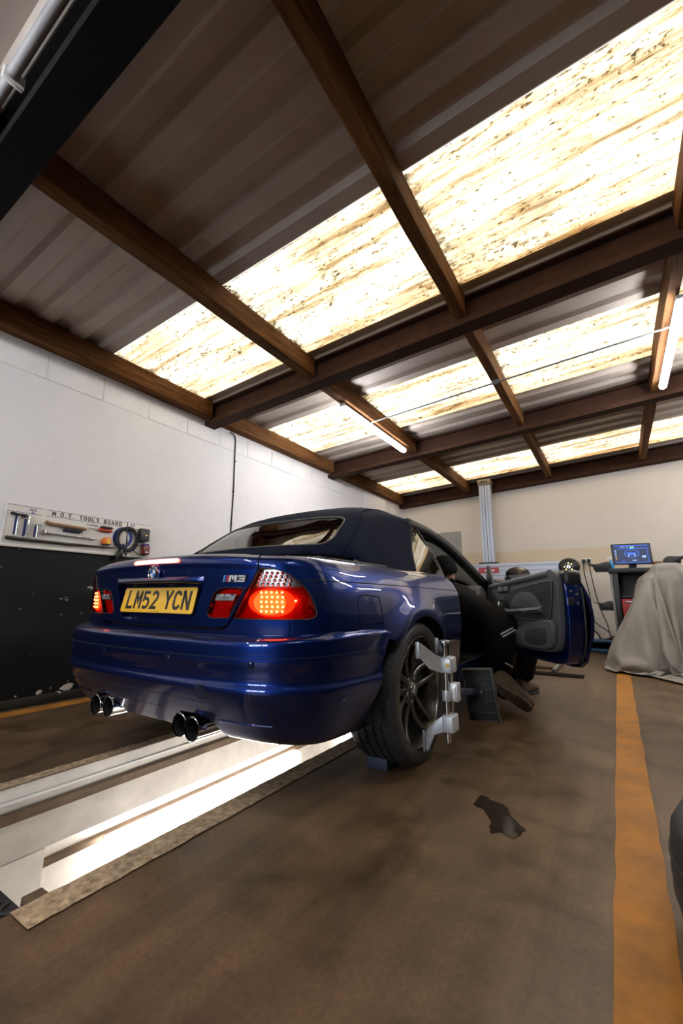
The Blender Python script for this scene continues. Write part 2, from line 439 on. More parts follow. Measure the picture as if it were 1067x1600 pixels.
for a, b in ((-.28, .72), (1.73, 2.72), (4.66, 5.62)): sheet(a, b, True)

# timber purlins between the steels, and the wall plate
steels = [(-1.62, -1.46), (.80, .94), (3.20, 3.34), (5.84, 5.98)]
def purlin(x0, x1, y0, y1, label):
    mm = MB(); xc = (x0+x1)/2
    zb = rz(xc, 2.69); zt_ = rz(xc, 2.875)
    n = 5; ring = []
    for i in range(n+1):
        y = y0 + (y1-y0)*i/n; w = .004*math.sin(i*2.1 + x0*5)
        ring.append([(x0+w, y, zb), (x1+w, y, zb+SL*(x1-x0)), (x1+w, y, zt_), (x0+w, y, zt_)])
    mm.grid(ring, closed_v=True); mm.add(ring[0], [(0, 1, 2, 3)]); mm.add(ring[-1], [(0, 1, 2, 3)])
    return tag(mm.build('ceiling_purlin', M['timber_y'], bevel=.006, segs=1), label, 'beam', 'timber purlins under the roof', 'structure')
bays = [((-6.4, -1.64), 'over the entrance side'), ((-1.46, .80), 'in the bay above the car boot'), ((.93, 3.20), 'in the middle roof bay'), ((3.33, 5.84), 'in the far roof bay')]
xs = [((-1.918, -1.80), 'brown timber wall plate on top of the white wall'), ((-.52, -.42), 'brown timber purlin nearest the white wall'), ((.905, .985), 'brown timber purlin over the car'), ((2.25, 2.33), 'brown timber purlin at the right beside a tube light'), ((3.64, 3.72), 'brown timber purlin along the far right')]
for (x0, x1), la in xs:
    for (y0, y1), lb in bays: purlin(x0, x1, y0, y1, la + ' ' + lb)
for k, (y0, y1) in enumerate(steels):
    mt = M['steel_black'] if k == 0 else M['steel_brown']  # the nearest beam is only unlit; its shade is put into the colour
    nm = ['darkest steel roof beam overhead, beside a grey pipe', 'brown steel roof beam crossing above the car', 'brown steel roof beam in the middle of the roof', 'brown steel roof beam against the rear wall'][k]
    t = thing('ceiling_beam', nm, 'beam', (0, (y0+y1)/2, 0), kind='structure')
    hw = (y1-y0)/2; x0, x1 = XL+.002, XR-.002
    lo = 2.625
    def slope_box(ya, yb, za, zb):
        q = MB(); q.add([(x, y, rz(x, z)) for x in (x0, x1) for y, z in ((ya, za), (yb, za), (yb, zb), (ya, zb))], [(0,1,2,3), (4,7,6,5), (0,4,5,1), (1,5,6,2), (2,6,7,3), (3,7,4,0)]); return q
    slope_box(-hw, hw, lo, lo+.055).build('bottom_flange', mt, t, bevel=.004, segs=1)
    slope_box(-.008, .008, lo+.055, 2.845).build('web', mt, t)
    slope_box(-hw, hw, 2.845, 2.862).build('top_flange', mt, t, bevel=.003, segs=1)

# ------------------------------------------------------------------ inspection pit
pit = thing('inspection_pit', 'white painted inspection pit running under the car', 'pit', (0, 0, 0), kind='structure')
m = MB(); m.box(-.80, -.44, -2.4, 4.7, -.285, -.001); m.build('pit_wall', M['white_paint'], pit, bevel=.006)
m = MB(); m.box(-.80, -.445, -2.4, -1.0, -1.35, -.288); m.build('pit_wall_panel', M['white_paint'], pit, bevel=.006)
m = MB(); m.box(-.90, -.57, -1.0, 4.7, -1.35, -.286); m.build('recess_back', M['white_paint'], pit)
m = MB(); m.box(-.569, -.44, -1.0, 4.7, -1.35, -.60); m.build('recess_sill', M['white_paint'], pit, bevel=.006)
m = MB(); m.box(.44, .80, -2.4, 4.7, -1.35, -.03); m.build('pit_wall', M['white_paint'], pit, bevel=.006)
m = MB(); m.box(.39, .502, -2.4, 4.7, -.029, -.0005); m.build('lip_bed', M['floor'], pit)
m = MB(); m.box(-.80, .80, -2.5, -2.4, -1.35, -.001); m.build('pit_end_wall', M['white_paint'], pit)
m = MB(); m.box(-.80, .80, 4.7, 4.8, -1.35, -.001); m.build('pit_end_wall', M['white_paint'], pit)
m = MB(); m.box(-.80, .80, -2.5, 4.8, -1.45, -1.35); m.build('pit_floor', M['floor'], pit)
m = MB(); m.box(-.441, -.405, -2.35, 4.65, -.130, -.092); m.build('jacking_rail', M['pit_dark'], pit, bevel=.004)
m = MB(); m.box(-.441, -.425, -2.35, 4.65, -.060, -.052); m.build('cable_strip', M['white_plastic'], pit)
m = MB(); m.box(-.568, -.535, -.98, 4.65, -.412, -.385); m.build('recess_rail', M['pit_dark'], pit, bevel=.003)  # dark bar added to stand for the shading band in the recess
def lip(x0, x1, y0, y1, seed):
    rnd = random.Random(seed); n = 240; A = []; B = []
    for i in range(n+1):
        y = y0+(y1-y0)*i/n
        A.append((x0 + (rnd.uniform(-.003, .003)), y, .0035)); B.append((x1 + rnd.uniform(-.0025, .0025), y, .0035))
    q = MB(); q.grid([A, B]); q.grid([[(p[0], p[1], -.03) for p in A], A]); return q.build('pit_lip', M['lip'], pit)
lip(.392, .488, -1.47, 4.7, 3); lip(.392, .49, -2.4, -1.53, 4)
lip(-.505, -.435, -2.4, 4.7, 5)
m = MB(); m.box(.392, .44, -2.4, 4.7, -.12, -.030); m.build('lip_block', M['lip'], pit)
m = MB(); m.tube([(.383, -1.30, -.012), (.383, 4.4, -.012)], .009, 8); m.build('lip_conduit', M['white_plastic'], pit, smooth=60)
m = MB(); m.box(.335, .388, -1.425, -1.375, -.05, -.004); m.build('edge_bracket', M['pit_dark'], pit, bevel=.004)
# tread plate over the near end, with raised bars
m = MB(); m.box(-.43, .392, -2.38, -1.435, -.045, -.012)
m.build('tread_plate', M['black_rubber'], pit, bevel=.004)
nb = None
for i in range(11):
    for j in range(9):
        if nb is None:
            q = MB(); q.cbox((0, 0, 0), (.045, .012, .006), Matrix.Rotation(.7, 3, 'Z')); nb = q.build('tread_bar', M['black_rubber'], pit, bevel=.002, segs=1); o = nb
        else: o = nb.copy(); COL.objects.link(o)
        o.location = (-.02 + i*.039, -1.462 - j*.045, -.009); o.rotation_euler = (0, 0, PI/2*((i+j) % 2))

def tube_lamp(name, label, a, b, r, body_w, mt, group=None, down=(0, 0, -1), caps=True):
    """batten: housing, lit diffuser with rounded ends, end caps"""
    a = Vector(a); b = Vector(b); d = (b-a).normalized(); L = (b-a).length; dn = Vector(down)
    t = thing(name, label, 'light', (a+b)/2, group=group)
    h = L/2
    he = h - (0 if caps else .05); q = MB(); q.bar(-d*he - dn*r*.75, d*he - dn*r*.75, body_w, r*.9, up=dn); q.build('housing', M['white_plastic'], t, bevel=.004)
    pth = [(-h+r*(1-math.cos(e)), max(.05, math.sin(e))) for e in (0, .3, .6, .9, 1.2, PI/2)]; pth += [(-u_, k_) for u_, k_ in pth[::-1]]
    q = MB(); q.tube([d*u for u, _ in pth], [r*k for _, k in pth], 20); q.build('diffuser', mt, t, smooth=60)
    for s_ in ((-1, 1) if caps else ()):
        q = MB(); q.bar(d*s_*(h-.03) - dn*r*.7, d*s_*(h+.006) - dn*r*.7, body_w*1.12, r*1.05, up=dn); q.build('end_cap', M['white_plastic'], t, bevel=.004)
    return t
tl = 'tube lights under the purlins'
tube_lamp('tube_light', 'lit tube light hanging under the timber purlin nearest the white wall', (-.475, 1.37, 2.715), (-.475, 2.93, 2.715), .032, .05, M['tube_light'], tl)
tube_lamp('tube_light', 'lit tube light at the right edge of the roof', (2.33, 1.46, 2.865), (2.33, 2.96, 2.865), .032, .05, M['tube_light'], tl)
tube_lamp('tube_light', 'lit tube light over the entrance side of the bay near the white wall', (-.475, -3.5, 2.715), (-.475, -1.95, 2.715), .032, .05, M['tube_light'], tl)  # out of view, added to brighten the white wall and car rear
tube_lamp('tube_light', 'lit tube light over the entrance side of the bay away from the wall', (2.33, -3.5, 2.865), (2.33, -1.95, 2.865), .032, .05, M['tube_light'], tl)  # its added partner, also unseen, fills the car rear and floor
tube_lamp('tube_light', 'lit tube light over the far right side of the middle bay', (3.68, 1.46, 2.94), (3.68, 2.96, 2.94), .032, .05, M['tube_light'], tl)  # unseen lamp added to brighten the dust sheet and rear wall
tube_lamp('tube_light', 'lit tube light over the far right side of the bay by the rear wall', (3.68, 3.75, 2.94), (3.68, 5.25, 2.94), .032, .05, M['tube_light'], tl)  # second added lamp, out of view, for a brighter rear wall
tube_lamp('pit_light', 'lit white tube light with rounded ends inside the pit wall', (-.475, -.74, -.425), (-.475, .78, -.425), .052, .07, M['pit_light'], 'pit lights', down=(1, 0, 0), caps=False)
tube_lamp('pit_light', 'second lit tube light further along the pit under the car', (-.475, 1.5, -.425), (-.475, 3.0, -.425), .052, .07, M['pit_light'], 'pit lights', down=(1, 0, 0), caps=False)

tube_lamp('pit_light', 'lit tube light under the lip on the near side of the pit', (.385, -.80, -.24), (.385, .70, -.24), .040, .06, M['pit_light'], 'pit lights', down=(-1, 0, 0), caps=False)  # assumed lamp, hidden below the lip, added to whiten the opposite pit wall
tube_lamp('pit_light', 'lit tube light on the near side of the pit under the car', (.385, 1.5, -.24), (.385, 3.0, -.24), .040, .06, M['pit_light'], 'pit lights', down=(-1, 0, 0), caps=False)  # also assumed and out of view, added for an evenly bright pit
# conduit between the two tube lights, cable on the wall
m = MB(); m.tube([(-.44, 1.92, 2.735), (.945, 1.90, 2.825), (2.31, 1.88, 2.905)], .008, 8)
ct = thing('lighting_conduit', 'thin grey conduit running between the two roof tube lights', 'conduit', (.945, 1.9, 2.825))
c_ = m.xf(Matrix.Translation((-.945, -1.9, -2.825))).build('conduit', M['grey_plastic'], ct, smooth=60)
m = MB(); m.box(-.03, .03, -.012, .012, -.012, .03); m.build('saddle_clip', M['grey_plastic'], ct, bevel=.003)
wc = thing('wall_cable', 'thin black cable clipped down the white wall', 'cable', (XL, 1.27, 1.0))
pth = catmull([(.04, -.13, 1.66), (.03, -.06, 1.655), (.012, -.015, 1.60), (.008, -.008, 1.4), (.008, .004, 1.0), (.008, 0, .5), (.008, .006, 0.05), (.008, 0, -.9)], 8)
m = MB(); m.tube(pth, .0075, 8); m.build('cable', M['black_rubber'], wc, smooth=60)
for zc in (1.35, .98, .6, .2):
    m = MB(); m.box(0, .018, -.010, .012, zc-.006, zc+.006); m.build('cable_clip', M['black_plastic'], wc, bevel=.002)
# plastic pipe and cable tray above the nearest beam
m = MB(); m.tube([(-1.9, 0, .002), (0, 0, .002+.057*1.9), (4.2, 0, .002+.057*6.1)], .022, 12)
t = thing('overhead_pipe', 'grey plastic pipe clipped beside the dark overhead beam', 'pipe', (0, -1.675, 2.72))
m.build('pipe', mat('dull_grey_pipe', (.30, .30, .31), .5), t, smooth=60)
for x in (-.62, -.12, .4):
    m = MB(); m.box(x-.012, x+.012, -.028, .045, .110+SL*x-.028, .110+SL*x+.028); m.build('pipe_clip', M['white_plastic'], t, bevel=.004)
# ================================================================== CAR: surfaces
#BEGIN_SURF
def hweights(knots, t):
    """weights of a non-uniform cubic Hermite (finite-difference tangents): t (n) -> (n,K)"""
    kn = np.asarray(knots, float); t = np.clip(np.asarray(t, float), kn[0], kn[-1]); K = len(kn); n = len(t)
    T = np.zeros((K, K))
    h = np.diff(kn)
    for i in range(K):
        if i == 0: T[0, 0] = -1/h[0]; T[0, 1] = 1/h[0]
        elif i == K-1: T[i, i-1] = -1/h[-1]; T[i, i] = 1/h[-1]
        else:
            a, b = h[i-1], h[i]
            T[i, i+1] += a/(b*(a+b)); T[i, i] += -a/(b*(a+b)) + b/(a*(a+b)); T[i, i-1] += -b/(a*(a+b))
    i = np.clip(np.searchsorted(kn, t, side='right')-1, 0, K-2)
    s = (t-kn[i])/h[i]; hh = h[i]
    W = np.zeros((n, K)); r = np.arange(n)
    W[r, i] += 2*s**3-3*s**2+1; W[r, i+1] += -2*s**3+3*s**2
    W += ((s**3-2*s**2+s)*hh)[:, None]*T[i] + ((s**3-s**2)*hh)[:, None]*T[i+1]
    return W
class Surf:
    def __init__(s, us, vs, G, disp=None, sign=1):
        s.us = np.asarray(us, float); s.vs = np.asarray(vs, float); s.G = np.asarray(G, float); s.disp = disp; s.sign = sign
    def raw(s, u, v):
        P = np.einsum('nk,nj,kjc->nc', hweights(s.us, u), hweights(s.vs, v), s.G)
        return s.disp(P) if s.disp else P
    def ev(s, u, v):
        u = np.asarray(u, float); v = np.asarray(v, float); e = 1e-3
        P = s.raw(u, v)
        du = s.raw(np.minimum(u+e, s.us[-1]), v) - s.raw(np.maximum(u-e, s.us[0]), v)
        dv = s.raw(u, np.minimum(v+e, s.vs[-1])) - s.raw(u, np.maximum(v-e, s.vs[0]))
        N = np.cross(du, dv)*s.sign; N /= np.linalg.norm(N, axis=1, keepdims=True)+1e-12
        return P, N
def mirror_cols(us, cols):
    """columns from the centre line outwards -> the whole loop, left side mirrored"""
    us = list(us); G = [np.array(c, float) for c in cols]
    L = [g*np.array([-1, 1, 1]) for g in G[:0:-1]]
    return [-u for u in us[:0:-1]] + us, L + G
WB = 2.731; WR = .328; ARCH = .352
def flare(P):
    """swollen wheel arches"""
    P = P.copy(); ax = np.abs(P[:, 0])
    for yc, amp in ((0.0, .036), (WB, .022)):
        r = np.hypot(P[:, 1]-yc, P[:, 2]-WR)
        w = np.exp(-((r-ARCH-.01)/.085)**2) * np.clip((P[:, 2]-.30)/.15, 0, 1) * np.clip((ax-.70)/.08, 0, 1)
        P[:, 0] += np.sign(P[:, 0])*amp*w
    return P
# ---- upper body loop: rear centre -> corner -> side -> nose
def body_cols():
    V = [.18, .32, .45, .62, .72, .80, .826, .88, .925, .950, 1.02, 1.12]
    # inset of each row from the widest line, along the outward direction
    rear_y = [.10, .075, .05, .012, .006, .002, 0, -.004, -.006, .012, .16, .50]
    rear_z = [.18, .32, .45, .62, .72, .80, .826, .88, .922, .941, .955, .975]
    side_i = [.055, .030, .012, -.010, -.006, .008, .018, .040, .068, .085, .105, .130]
    side_z = [.18, .32, .45, .62, .72, .80, .826, .872, .904, .914, .920, .924]
    pl = [  # u, x, y, outward normal angle weight (0 rear .. 1 side), inner x, inner y of the last row
        (0, 0, -.897, 0), (.25, .25, -.893, 0), (.45, .45, -.878, .0), (.60, .60, -.848, .12), (.72, .715, -.800, .35), (.81, .785, -.735, .65),
        (.92, .826, -.630, .92), (1.10, .848, -.45, 1), (1.30, .858, -.25, 1), (1.55, .864, 0, 1), (1.90, .866, .35, 1), (2.24, .868, .69, 1),
        (2.80, .866, 1.25, 1), (3.57, .856, 2.02, 1), (4.28, .842, 2.73, 1), (4.62, .815, 3.06, .9), (4.86, .72, 3.30, .6), (5.10, .50, 3.43, .2), (5.62, 0, 3.49, 0)]
    cols = []; us = []
    for (u, x, y, w) in pl:
        c = []
        front = y > 2.9
        for j in range(len(V)):
            if front:
                zf = [.18, .32, .45, .58, .66, .72, .74, .77, .80, .815, .83, .85][j]
                f = min(1, (y-2.73)/.6); z = side_z[j]*(1-f) + zf*f
                ins_s = side_i[j]; ins_r = [.12, .06, .02, 0, 0, .01, .015, .03, .06, .10, .2, .4][j]
                sgn = -1
            else:
                z = rear_z[j]*(1-w) + side_z[j]*w; ins_s = side_i[j]; ins_r = rear_y[j]; sgn = 1
            xx = x - ins_s*w; yy = y + sgn*ins_r*(1-w)
            if 0 < w < 1 and not front:      # round the corner inwards towards the deck
                k = max(0, V[j]-.93)/.19
                xx -= .10*k*(1-w); 
            if w == 0 and x > 0:
                k = max(0, V[j]-.93)/.19; xx *= (1-.10*k)
            if not front: z -= .022*max(0, min(1, (V[j]-.80)/.12))*min(1, x/.62)**2*(1-w)
            c.append((xx, yy, z))
        us.append(u); cols.append(c)
    return us, V, cols
_u, _v, _c = body_cols(); _u, _c = mirror_cols(_u, _c)
BODY = Surf(_u, _v, _c, flare)
# ---- rear bumper
def bumper_cols():
    V = [.22, .26, .31, .37, .42, .443, .462, .50, .548, .560, .595, .622, .636, .643, .646]
    ins = [.165, .118, .072, .032, .006, 0, .008, .008, .002, .003, .004, .012, .046, .080, .125]
    zz = [.235, .255, .31, .37, .42, .443, .462, .50, .548, .560, .595, .617, .629, .634, .636]
    pl = [(0, 0, -.968, 0), (.25, .25, -.964, 0), (.47, .47, -.945, .0), (.63, .625, -.916, .12), (.76, .742, -.858, .35), (.87, .818, -.772, .62), (.97, .852, -.680, .88), (1.10, .868, -.55, 1), (1.30, .872, -.35, 1), (1.45, .872, -.22, 1)]
    us = []; cols = []
    for (u, x, y, w) in pl:
        c = []
        nx, ny = (math.sin(w*PI/2), -math.cos(w*PI/2))
        for j in range(len(V)):
            top = V[j] > .60
            k = ins[j]*((1-.70*w) if top else (1-.35*w))
            rmp = max(0, min(1, (V[j]-.46)/.15)); z = zz[j] + .008*w*rmp - .010*(1-w)*rmp
            c.append((x - nx*k, y - ny*k, z))
        us.append(u); cols.append(c)
    return us, V, cols
_u, _v, _c = bumper_cols(); _u, _c = mirror_cols(_u, _c)
BUMP = Surf(_u, _v, _c, flare)
# ---- soft top: stations along the car, v from left base over the crown to right base
def top_cols():
    T = [0, .16, .36, .56, .74, .88, 1.0]        # 0 crown centre, 1 base at the side
    st = [  # y: list of (x, z) from crown to base
        (-.40, [(0, .985), (.14, .985), (.29, .983), (.43, .980), (.54, .974), (.61, .966), (.655, .955)]),
        (-.30, [(0, 1.052), (.15, 1.051), (.31, 1.048), (.47, 1.040), (.60, 1.012), (.668, .968), (.705, .930)]),
        (-.12, [(0, 1.175), (.15, 1.175), (.31, 1.172), (.47, 1.156), (.595, 1.095), (.680, 1.005), (.738, .922)]),
        (.06, [(0, 1.285), (.15, 1.285), (.31, 1.281), (.46, 1.255), (.58, 1.165), (.680, 1.030), (.752, .918)]),
        (.22, [(0, 1.347), (.15, 1.345), (.31, 1.336), (.455, 1.305), (.565, 1.210), (.672, 1.050), (.756, .916)]),
        (.42, [(0, 1.385), (.15, 1.383), (.31, 1.371), (.45, 1.336), (.556, 1.255), (.662, 1.075), (.757, .916)]),
        (.62, [(0, 1.390), (.15, 1.387), (.31, 1.373), (.445, 1.340), (.556, 1.275), (.660, 1.085), (.757, .916)]),
        (.95, [(0, 1.378), (.15, 1.375), (.31, 1.360), (.445, 1.328), (.562, 1.262), (.665, 1.08), (.757, .916)]),
        (1.26, [(0, 1.330), (.15, 1.326), (.31, 1.308), (.445, 1.278), (.567, 1.226), (.665, 1.06), (.757, .916)])]
    G = []; us = []
    for y, r in st:
        us.append(y)
        R_ = [(x, y + (0 if y > -.3 else .16*(x/.655)**3), z) for x, z in r]
        if y == -.30: R_ = [(x, y + .05*(x/.7)**3, z) for x, z in r]
        L_ = [(-x, yy, z) for x, yy, z in R_[:0:-1]]
        G.append(L_ + R_)
    vs_ = [-t for t in T[:0:-1]] + T
    return us, vs_, G
_u, _v, _c = top_cols()
TOP = Surf(_u, _v, _c, None, -1)
#END_SURF
# ================================================================== CAR: materials and panels
def paint_mat():
    m, nt, b = _new('metallic_blue_paint'); v = coords(nt)
    fl = node(nt, 'ShaderNodeTexVoronoi'); fl.inputs['Scale'].default_value = 900; nt.links.new(v, fl.inputs['Vector'])
    n = noise(nt, v, 2.5, 4, .6)
    c = ramp(nt, n, [(.3, (.0008, .012, .095)), (.7, (.001, .017, .125))])
    c = mixc(nt, .25, c, ramp(nt, fl.outputs['Distance'], [(.0, (.003, .040, .28)), (.6, (.0006, .010, .10))]))
    nt.links.new(c, b.inputs['Base Color']); b.inputs['Metallic'].default_value = .88; b.inputs['Roughness'].default_value = .38
    b.inputs['Coat Weight'].default_value = 1; b.inputs['Coat Roughness'].default_value = .025; b.inputs['Coat IOR'].default_value = 1.45
    # dust film low down and on ledges: a rougher, duller haze on the lacquer
    d = ramp(nt, noise(nt, coords(nt, (1, 1, 2)), 3.5, 8, .65), [(.45, (.012,)*3), (.8, (.05,)*3)])
    nt.links.new(d, b.inputs['Coat Roughness']); return m
def lens_mat(name, tint, gloss=1.0):
    """tinted clear plastic: tinted transparency under a glossy skin"""
    m, nt, b = _new(name); v = coords(nt)
    tr = node(nt, 'ShaderNodeBsdfTransparent'); gl = node(nt, 'ShaderNodeBsdfGlossy'); mx = node(nt, 'ShaderNodeMixShader'); fr = node(nt, 'ShaderNodeFresnel')
    fr.inputs['IOR'].default_value = 1.48; gl.inputs['Roughness'].default_value = .03
    n = noise(nt, v, 30, 3)
    nt.links.new(ramp(nt, n, [(.3, tuple(x*.93 for x in tint)), (.7, tint)]), tr.inputs['Color'])
    nt.links.new(math_(nt, 'MULTIPLY', fr.outputs[0], gloss), mx.inputs[0])
    nt.links.new(tr.outputs[0], mx.inputs[1]); nt.links.new(gl.outputs[0], mx.inputs[2])
    nt.links.new(mx.outputs[0], nt.nodes['Material Output'].inputs['Surface']); return m
def fabric_mat(name, c0, c1, scale=500, rough=.9):
    m, nt, b = _new(name); v = coords(nt)
    w = noise(nt, v, scale, 2, .5); n = noise(nt, v, 5, 5, .6)
    c = mixc(nt, .5, ramp(nt, n, [(.3, c0), (.7, c1)]), ramp(nt, w, [(.35, tuple(x*.6 for x in c0)), (.65, tuple(min(1, x*1.3) for x in c1))]))
    nt.links.new(c, b.inputs['Base Color']); b.inputs['Roughness'].default_value = rough; b.inputs['Specular IOR Level'].default_value = .1
    bump(nt, b, math_(nt, 'ADD', w, math_(nt, 'MULTIPLY', n, 2)), .25, .002); return m
M['paint'] = paint_mat()
M['gap'] = mat('dark_panel_gap', (.004, .004, .005), .8)
M['lens_red'] = lens_mat('red_lamp_lens', (1.0, .13, .05))
M['lens_clear'] = lens_mat('clear_lamp_lens', (.90, .90, .92))
M['glass'] = lens_mat('tinted_car_glass', (.46, .50, .47), 1.5)
M['glass_rear'] = lens_mat('smoked_rear_glass', (.26, .29, .28), 1.9)
M['soft_top'] = fabric_mat('navy_fabric_hood', (.0035, .006, .016), (.007, .011, .028), 700)
M['trim_black'] = mat('satin_black_trim', (.012, .012, .013), .45, 0, .2, 30, .04, 200)
M['refl_silver'] = mat('lamp_reflector_silver', (.72, .72, .74), .25, .85, .06, 40)
M['refl_red'] = mat('dark_red_reflector', (.70, .06, .04), .35, .1, .15, 40)
M['lamp_red_glow'] = mat('lit_red_lamp_bowl', (.8, .1, .04), .4, 0, .1, 60, emit=(1, .25, .08), estr=.65)
M['lamp_hot'] = mat('lit_orange_lamp_bowl', (.9, .3, .08), .4, 0, .1, 60, emit=(1, .50, .22), estr=1.5)
M['led'] = emis_mat('lit_led', (1, .85, .65), 11)
M['brake_bar'] = emis_mat('lit_brake_bar', (1, .085, .05), 2.4)
M['tyre'] = mat('tyre_rubber', (.028, .027, .027), .58, 0, .25, 14, .12, 120)
M['rim'] = mat('dark_alloy', (.14, .132, .12), .30, .9, .12, 20)
M['rim_lip'] = mat('machined_alloy_edge', (.36, .34, .31), .25, 1, .1, 20)
M['disc'] = mat('brake_disc_steel', (.10, .095, .09), .4, .9, .2, 30)
M['badge_blue'] = mat('badge_blue', (.03, .15, .48), .25, 0, .03, 30, coat=1)
M['badge_white'] = mat('badge_white', (.75, .76, .78), .25, 0, .03, 30, coat=1)
M['plate_yellow'] = mat('yellow_number_plate', (.88, .49, .012), .35, 0, .04, 30, coat=.6, spec=.5)
M['plate_black'] = mat('number_plate_black', (.012, .012, .012), .3, 0, .1, 30)
M['grey_trim'] = mat('dark_grey_door_card', (.075, .077, .085), .62, 0, .15, 60, .12, 260)
M['grey_trim2'] = fabric_mat('charcoal_door_insert', (.030, .032, .037), (.050, .052, .059), 600)
M['dash'] = mat('grey_dashboard', (.12, .11, .10), .6, 0, .12, 50, .1, 260)
M['seat'] = mat('black_leather_seat', (.022, .021, .021), .42, 0, .2, 30, .1, 160)
M['screen_bg'] = M['gap']

def inside(pts, poly):
    x, y = pts[:, 0], pts[:, 1]; p = np.asarray(poly); r = np.zeros(len(pts), bool)
    for (x1, y1), (x2, y2) in zip(p, np.roll(p, -1, 0)):
        c = ((y1 > y) != (y2 > y)); 
        if not c.any(): continue
        xi = (x2-x1)*(y-y1)/((y2-y1) if y2 != y1 else 1e-12) + x1
        r ^= c & (x < xi)
    return r
def bdist(pts, poly, sc):
    p = np.asarray(poly)/sc; q = pts/sc; d = np.full(len(pts), 1e9)
    for a, b in zip(p, np.roll(p, -1, 0)):
        ab = b-a; t = np.clip(((q-a)@ab)/max(1e-12, ab@ab), 0, 1); d = np.minimum(d, np.linalg.norm(q-(a+t[:, None]*ab), axis=1))
    return d
def resample(poly, step):
    out = []
    for a, b in zip(poly, poly[1:]+poly[:1]):
        n = max(1, int(math.ceil(max(abs(b[0]-a[0])/step[0], abs(b[1]-a[1])/step[1]))))
        for k in range(n): out.append((a[0]+(b[0]-a[0])*k/n, a[1]+(b[1]-a[1])*k/n))
    return out
def smooth_poly(poly, n=4): return [(p.x, p.y) for p in catmull([(a, b, 0) for a, b in poly], n, True)]
def panel(name, S, poly, mtl, parent, holes=(), step=(.03, .025), thick=.014, off=0.0, xf=None, floor_off=None):
    """a sheet cut out of surface S along an outline in its own coordinates, with a returned edge"""
    st = np.array(step); poly = resample(list(poly), step); holes = [resample(list(h), step) for h in holes]
    P = np.asarray(poly); lo, hi = P.min(0), P.max(0)
    gx = np.arange(lo[0]+st[0]/2, hi[0], st[0]); gy = np.arange(lo[1]+st[1]/2, hi[1], st[1])
    g = np.array([(a, b) for a in gx for b in gy]).reshape(-1, 2)
    if len(g):
        k = inside(g, poly) & (bdist(g, poly, st) > .45)
        for h in holes: k &= ~inside(g, h) & (bdist(g, h, st) > .45)
        g = g[k]
    vv = []; ee = []
    for loop in [poly] + holes:
        b = len(vv); vv += loop; ee += [(b+i, b+(i+1) % len(loop)) for i in range(len(loop))]
    vv += [tuple(p) for p in g]
    ov, oe, of, *_ = geometry.delaunay_2d_cdt([Vector((a/st[0], b/st[1])) for a, b in vv], ee, [], 0, 1e-5)
    uv = np.array([(v.x*st[0], v.y*st[1]) for v in ov]); F = np.array([f for f in of if len(f) == 3])
    cen = uv[F].mean(1); k = inside(cen, poly)
    for h in holes: k &= ~inside(cen, h)
    F = F[k]
    X, N = S.ev(uv[:, 0], uv[:, 1]); X = X + N*off
    fn = np.cross(X[F[:, 1]]-X[F[:, 0]], X[F[:, 2]]-X[F[:, 0]]); fl = np.einsum('ij,ij->i', fn, N[F].mean(1)) < 0
    F[fl] = F[fl][:, ::-1]
    cnt = {}
    for f in F:
        for a, b in ((f[0], f[1]), (f[1], f[2]), (f[2], f[0])): cnt[(a, b)] = cnt.get((a, b), 0)+1
    rim = [(a, b) for (a, b) in cnt if (b, a) not in cnt]
    verts = [tuple(p) for p in X]; faces = [tuple(int(i) for i in f) for f in F]; nl = [N[i] for f in F for i in f]
    if thick:
        base = len(verts); idx = {}
        for e in rim:
            for i in e:
                if i not in idx: idx[i] = base+len(idx)
        inv = sorted(idx, key=idx.get); verts += [tuple(X[i]-N[i]*thick) for i in inv]
        for a, b in rim:
            q = (int(b), int(a), idx[a], idx[b]); faces.append(q)
            n = np.cross(np.subtract(verts[q[1]], verts[q[0]]), np.subtract(verts[q[2]], verts[q[1]])); n = n/(np.linalg.norm(n)+1e-12); nl += [n]*4
    if xf is not None:
        verts = [tuple(xf @ Vector(v)) for v in verts]; R3 = np.array(xf.to_3x3()); nl = [R3 @ np.asarray(n) for n in nl]
    me = bpy.data.meshes.new(name); me.from_pydata(verts, [], faces); me.materials.append(mtl)
    me.shade_smooth(); me.update()
    me.normals_split_custom_set([tuple(float(c) for c in n) for n in nl])
    return link(name, me, parent)
def on(S, u, v, off=0):
    P, N = S.ev(np.array([u], float), np.array([v], float)); return Vector(P[0]+N[0]*off), Vector(N[0])
def strip(name, S, pts, r, mtl, parent, n=6, off=0, sub=6):
    pth = catmull([(a, b, 0) for a, b in pts], sub)
    q = MB(); q.tube([on(S, p.x, p.y, off)[0] for p in pth], r, n); return q.build(name, mtl, parent, smooth=60)
mir = lambda poly: [(-a, b) for a, b in poly][::-1]
mirv = lambda poly: [(a, -b) for a, b in poly][::-1]
def arch_pts(y0, z0, y1, z1, yc=0, r=ARCH, n=18):
    a0 = math.atan2(z0-WR, y0-yc); a1 = math.atan2(z1-WR, y1-yc)
    if a0 < 0: a0 += 2*PI
    return [(1.55+yc+r*math.cos(a0+(a1-a0)*k/n), WR+r*math.sin(a0+(a1-a0)*k/n)) for k in range(n+1)]

car = thing('car', 'blue convertible car with navy fabric roof standing over the pit', 'car', (0, 0, 0))

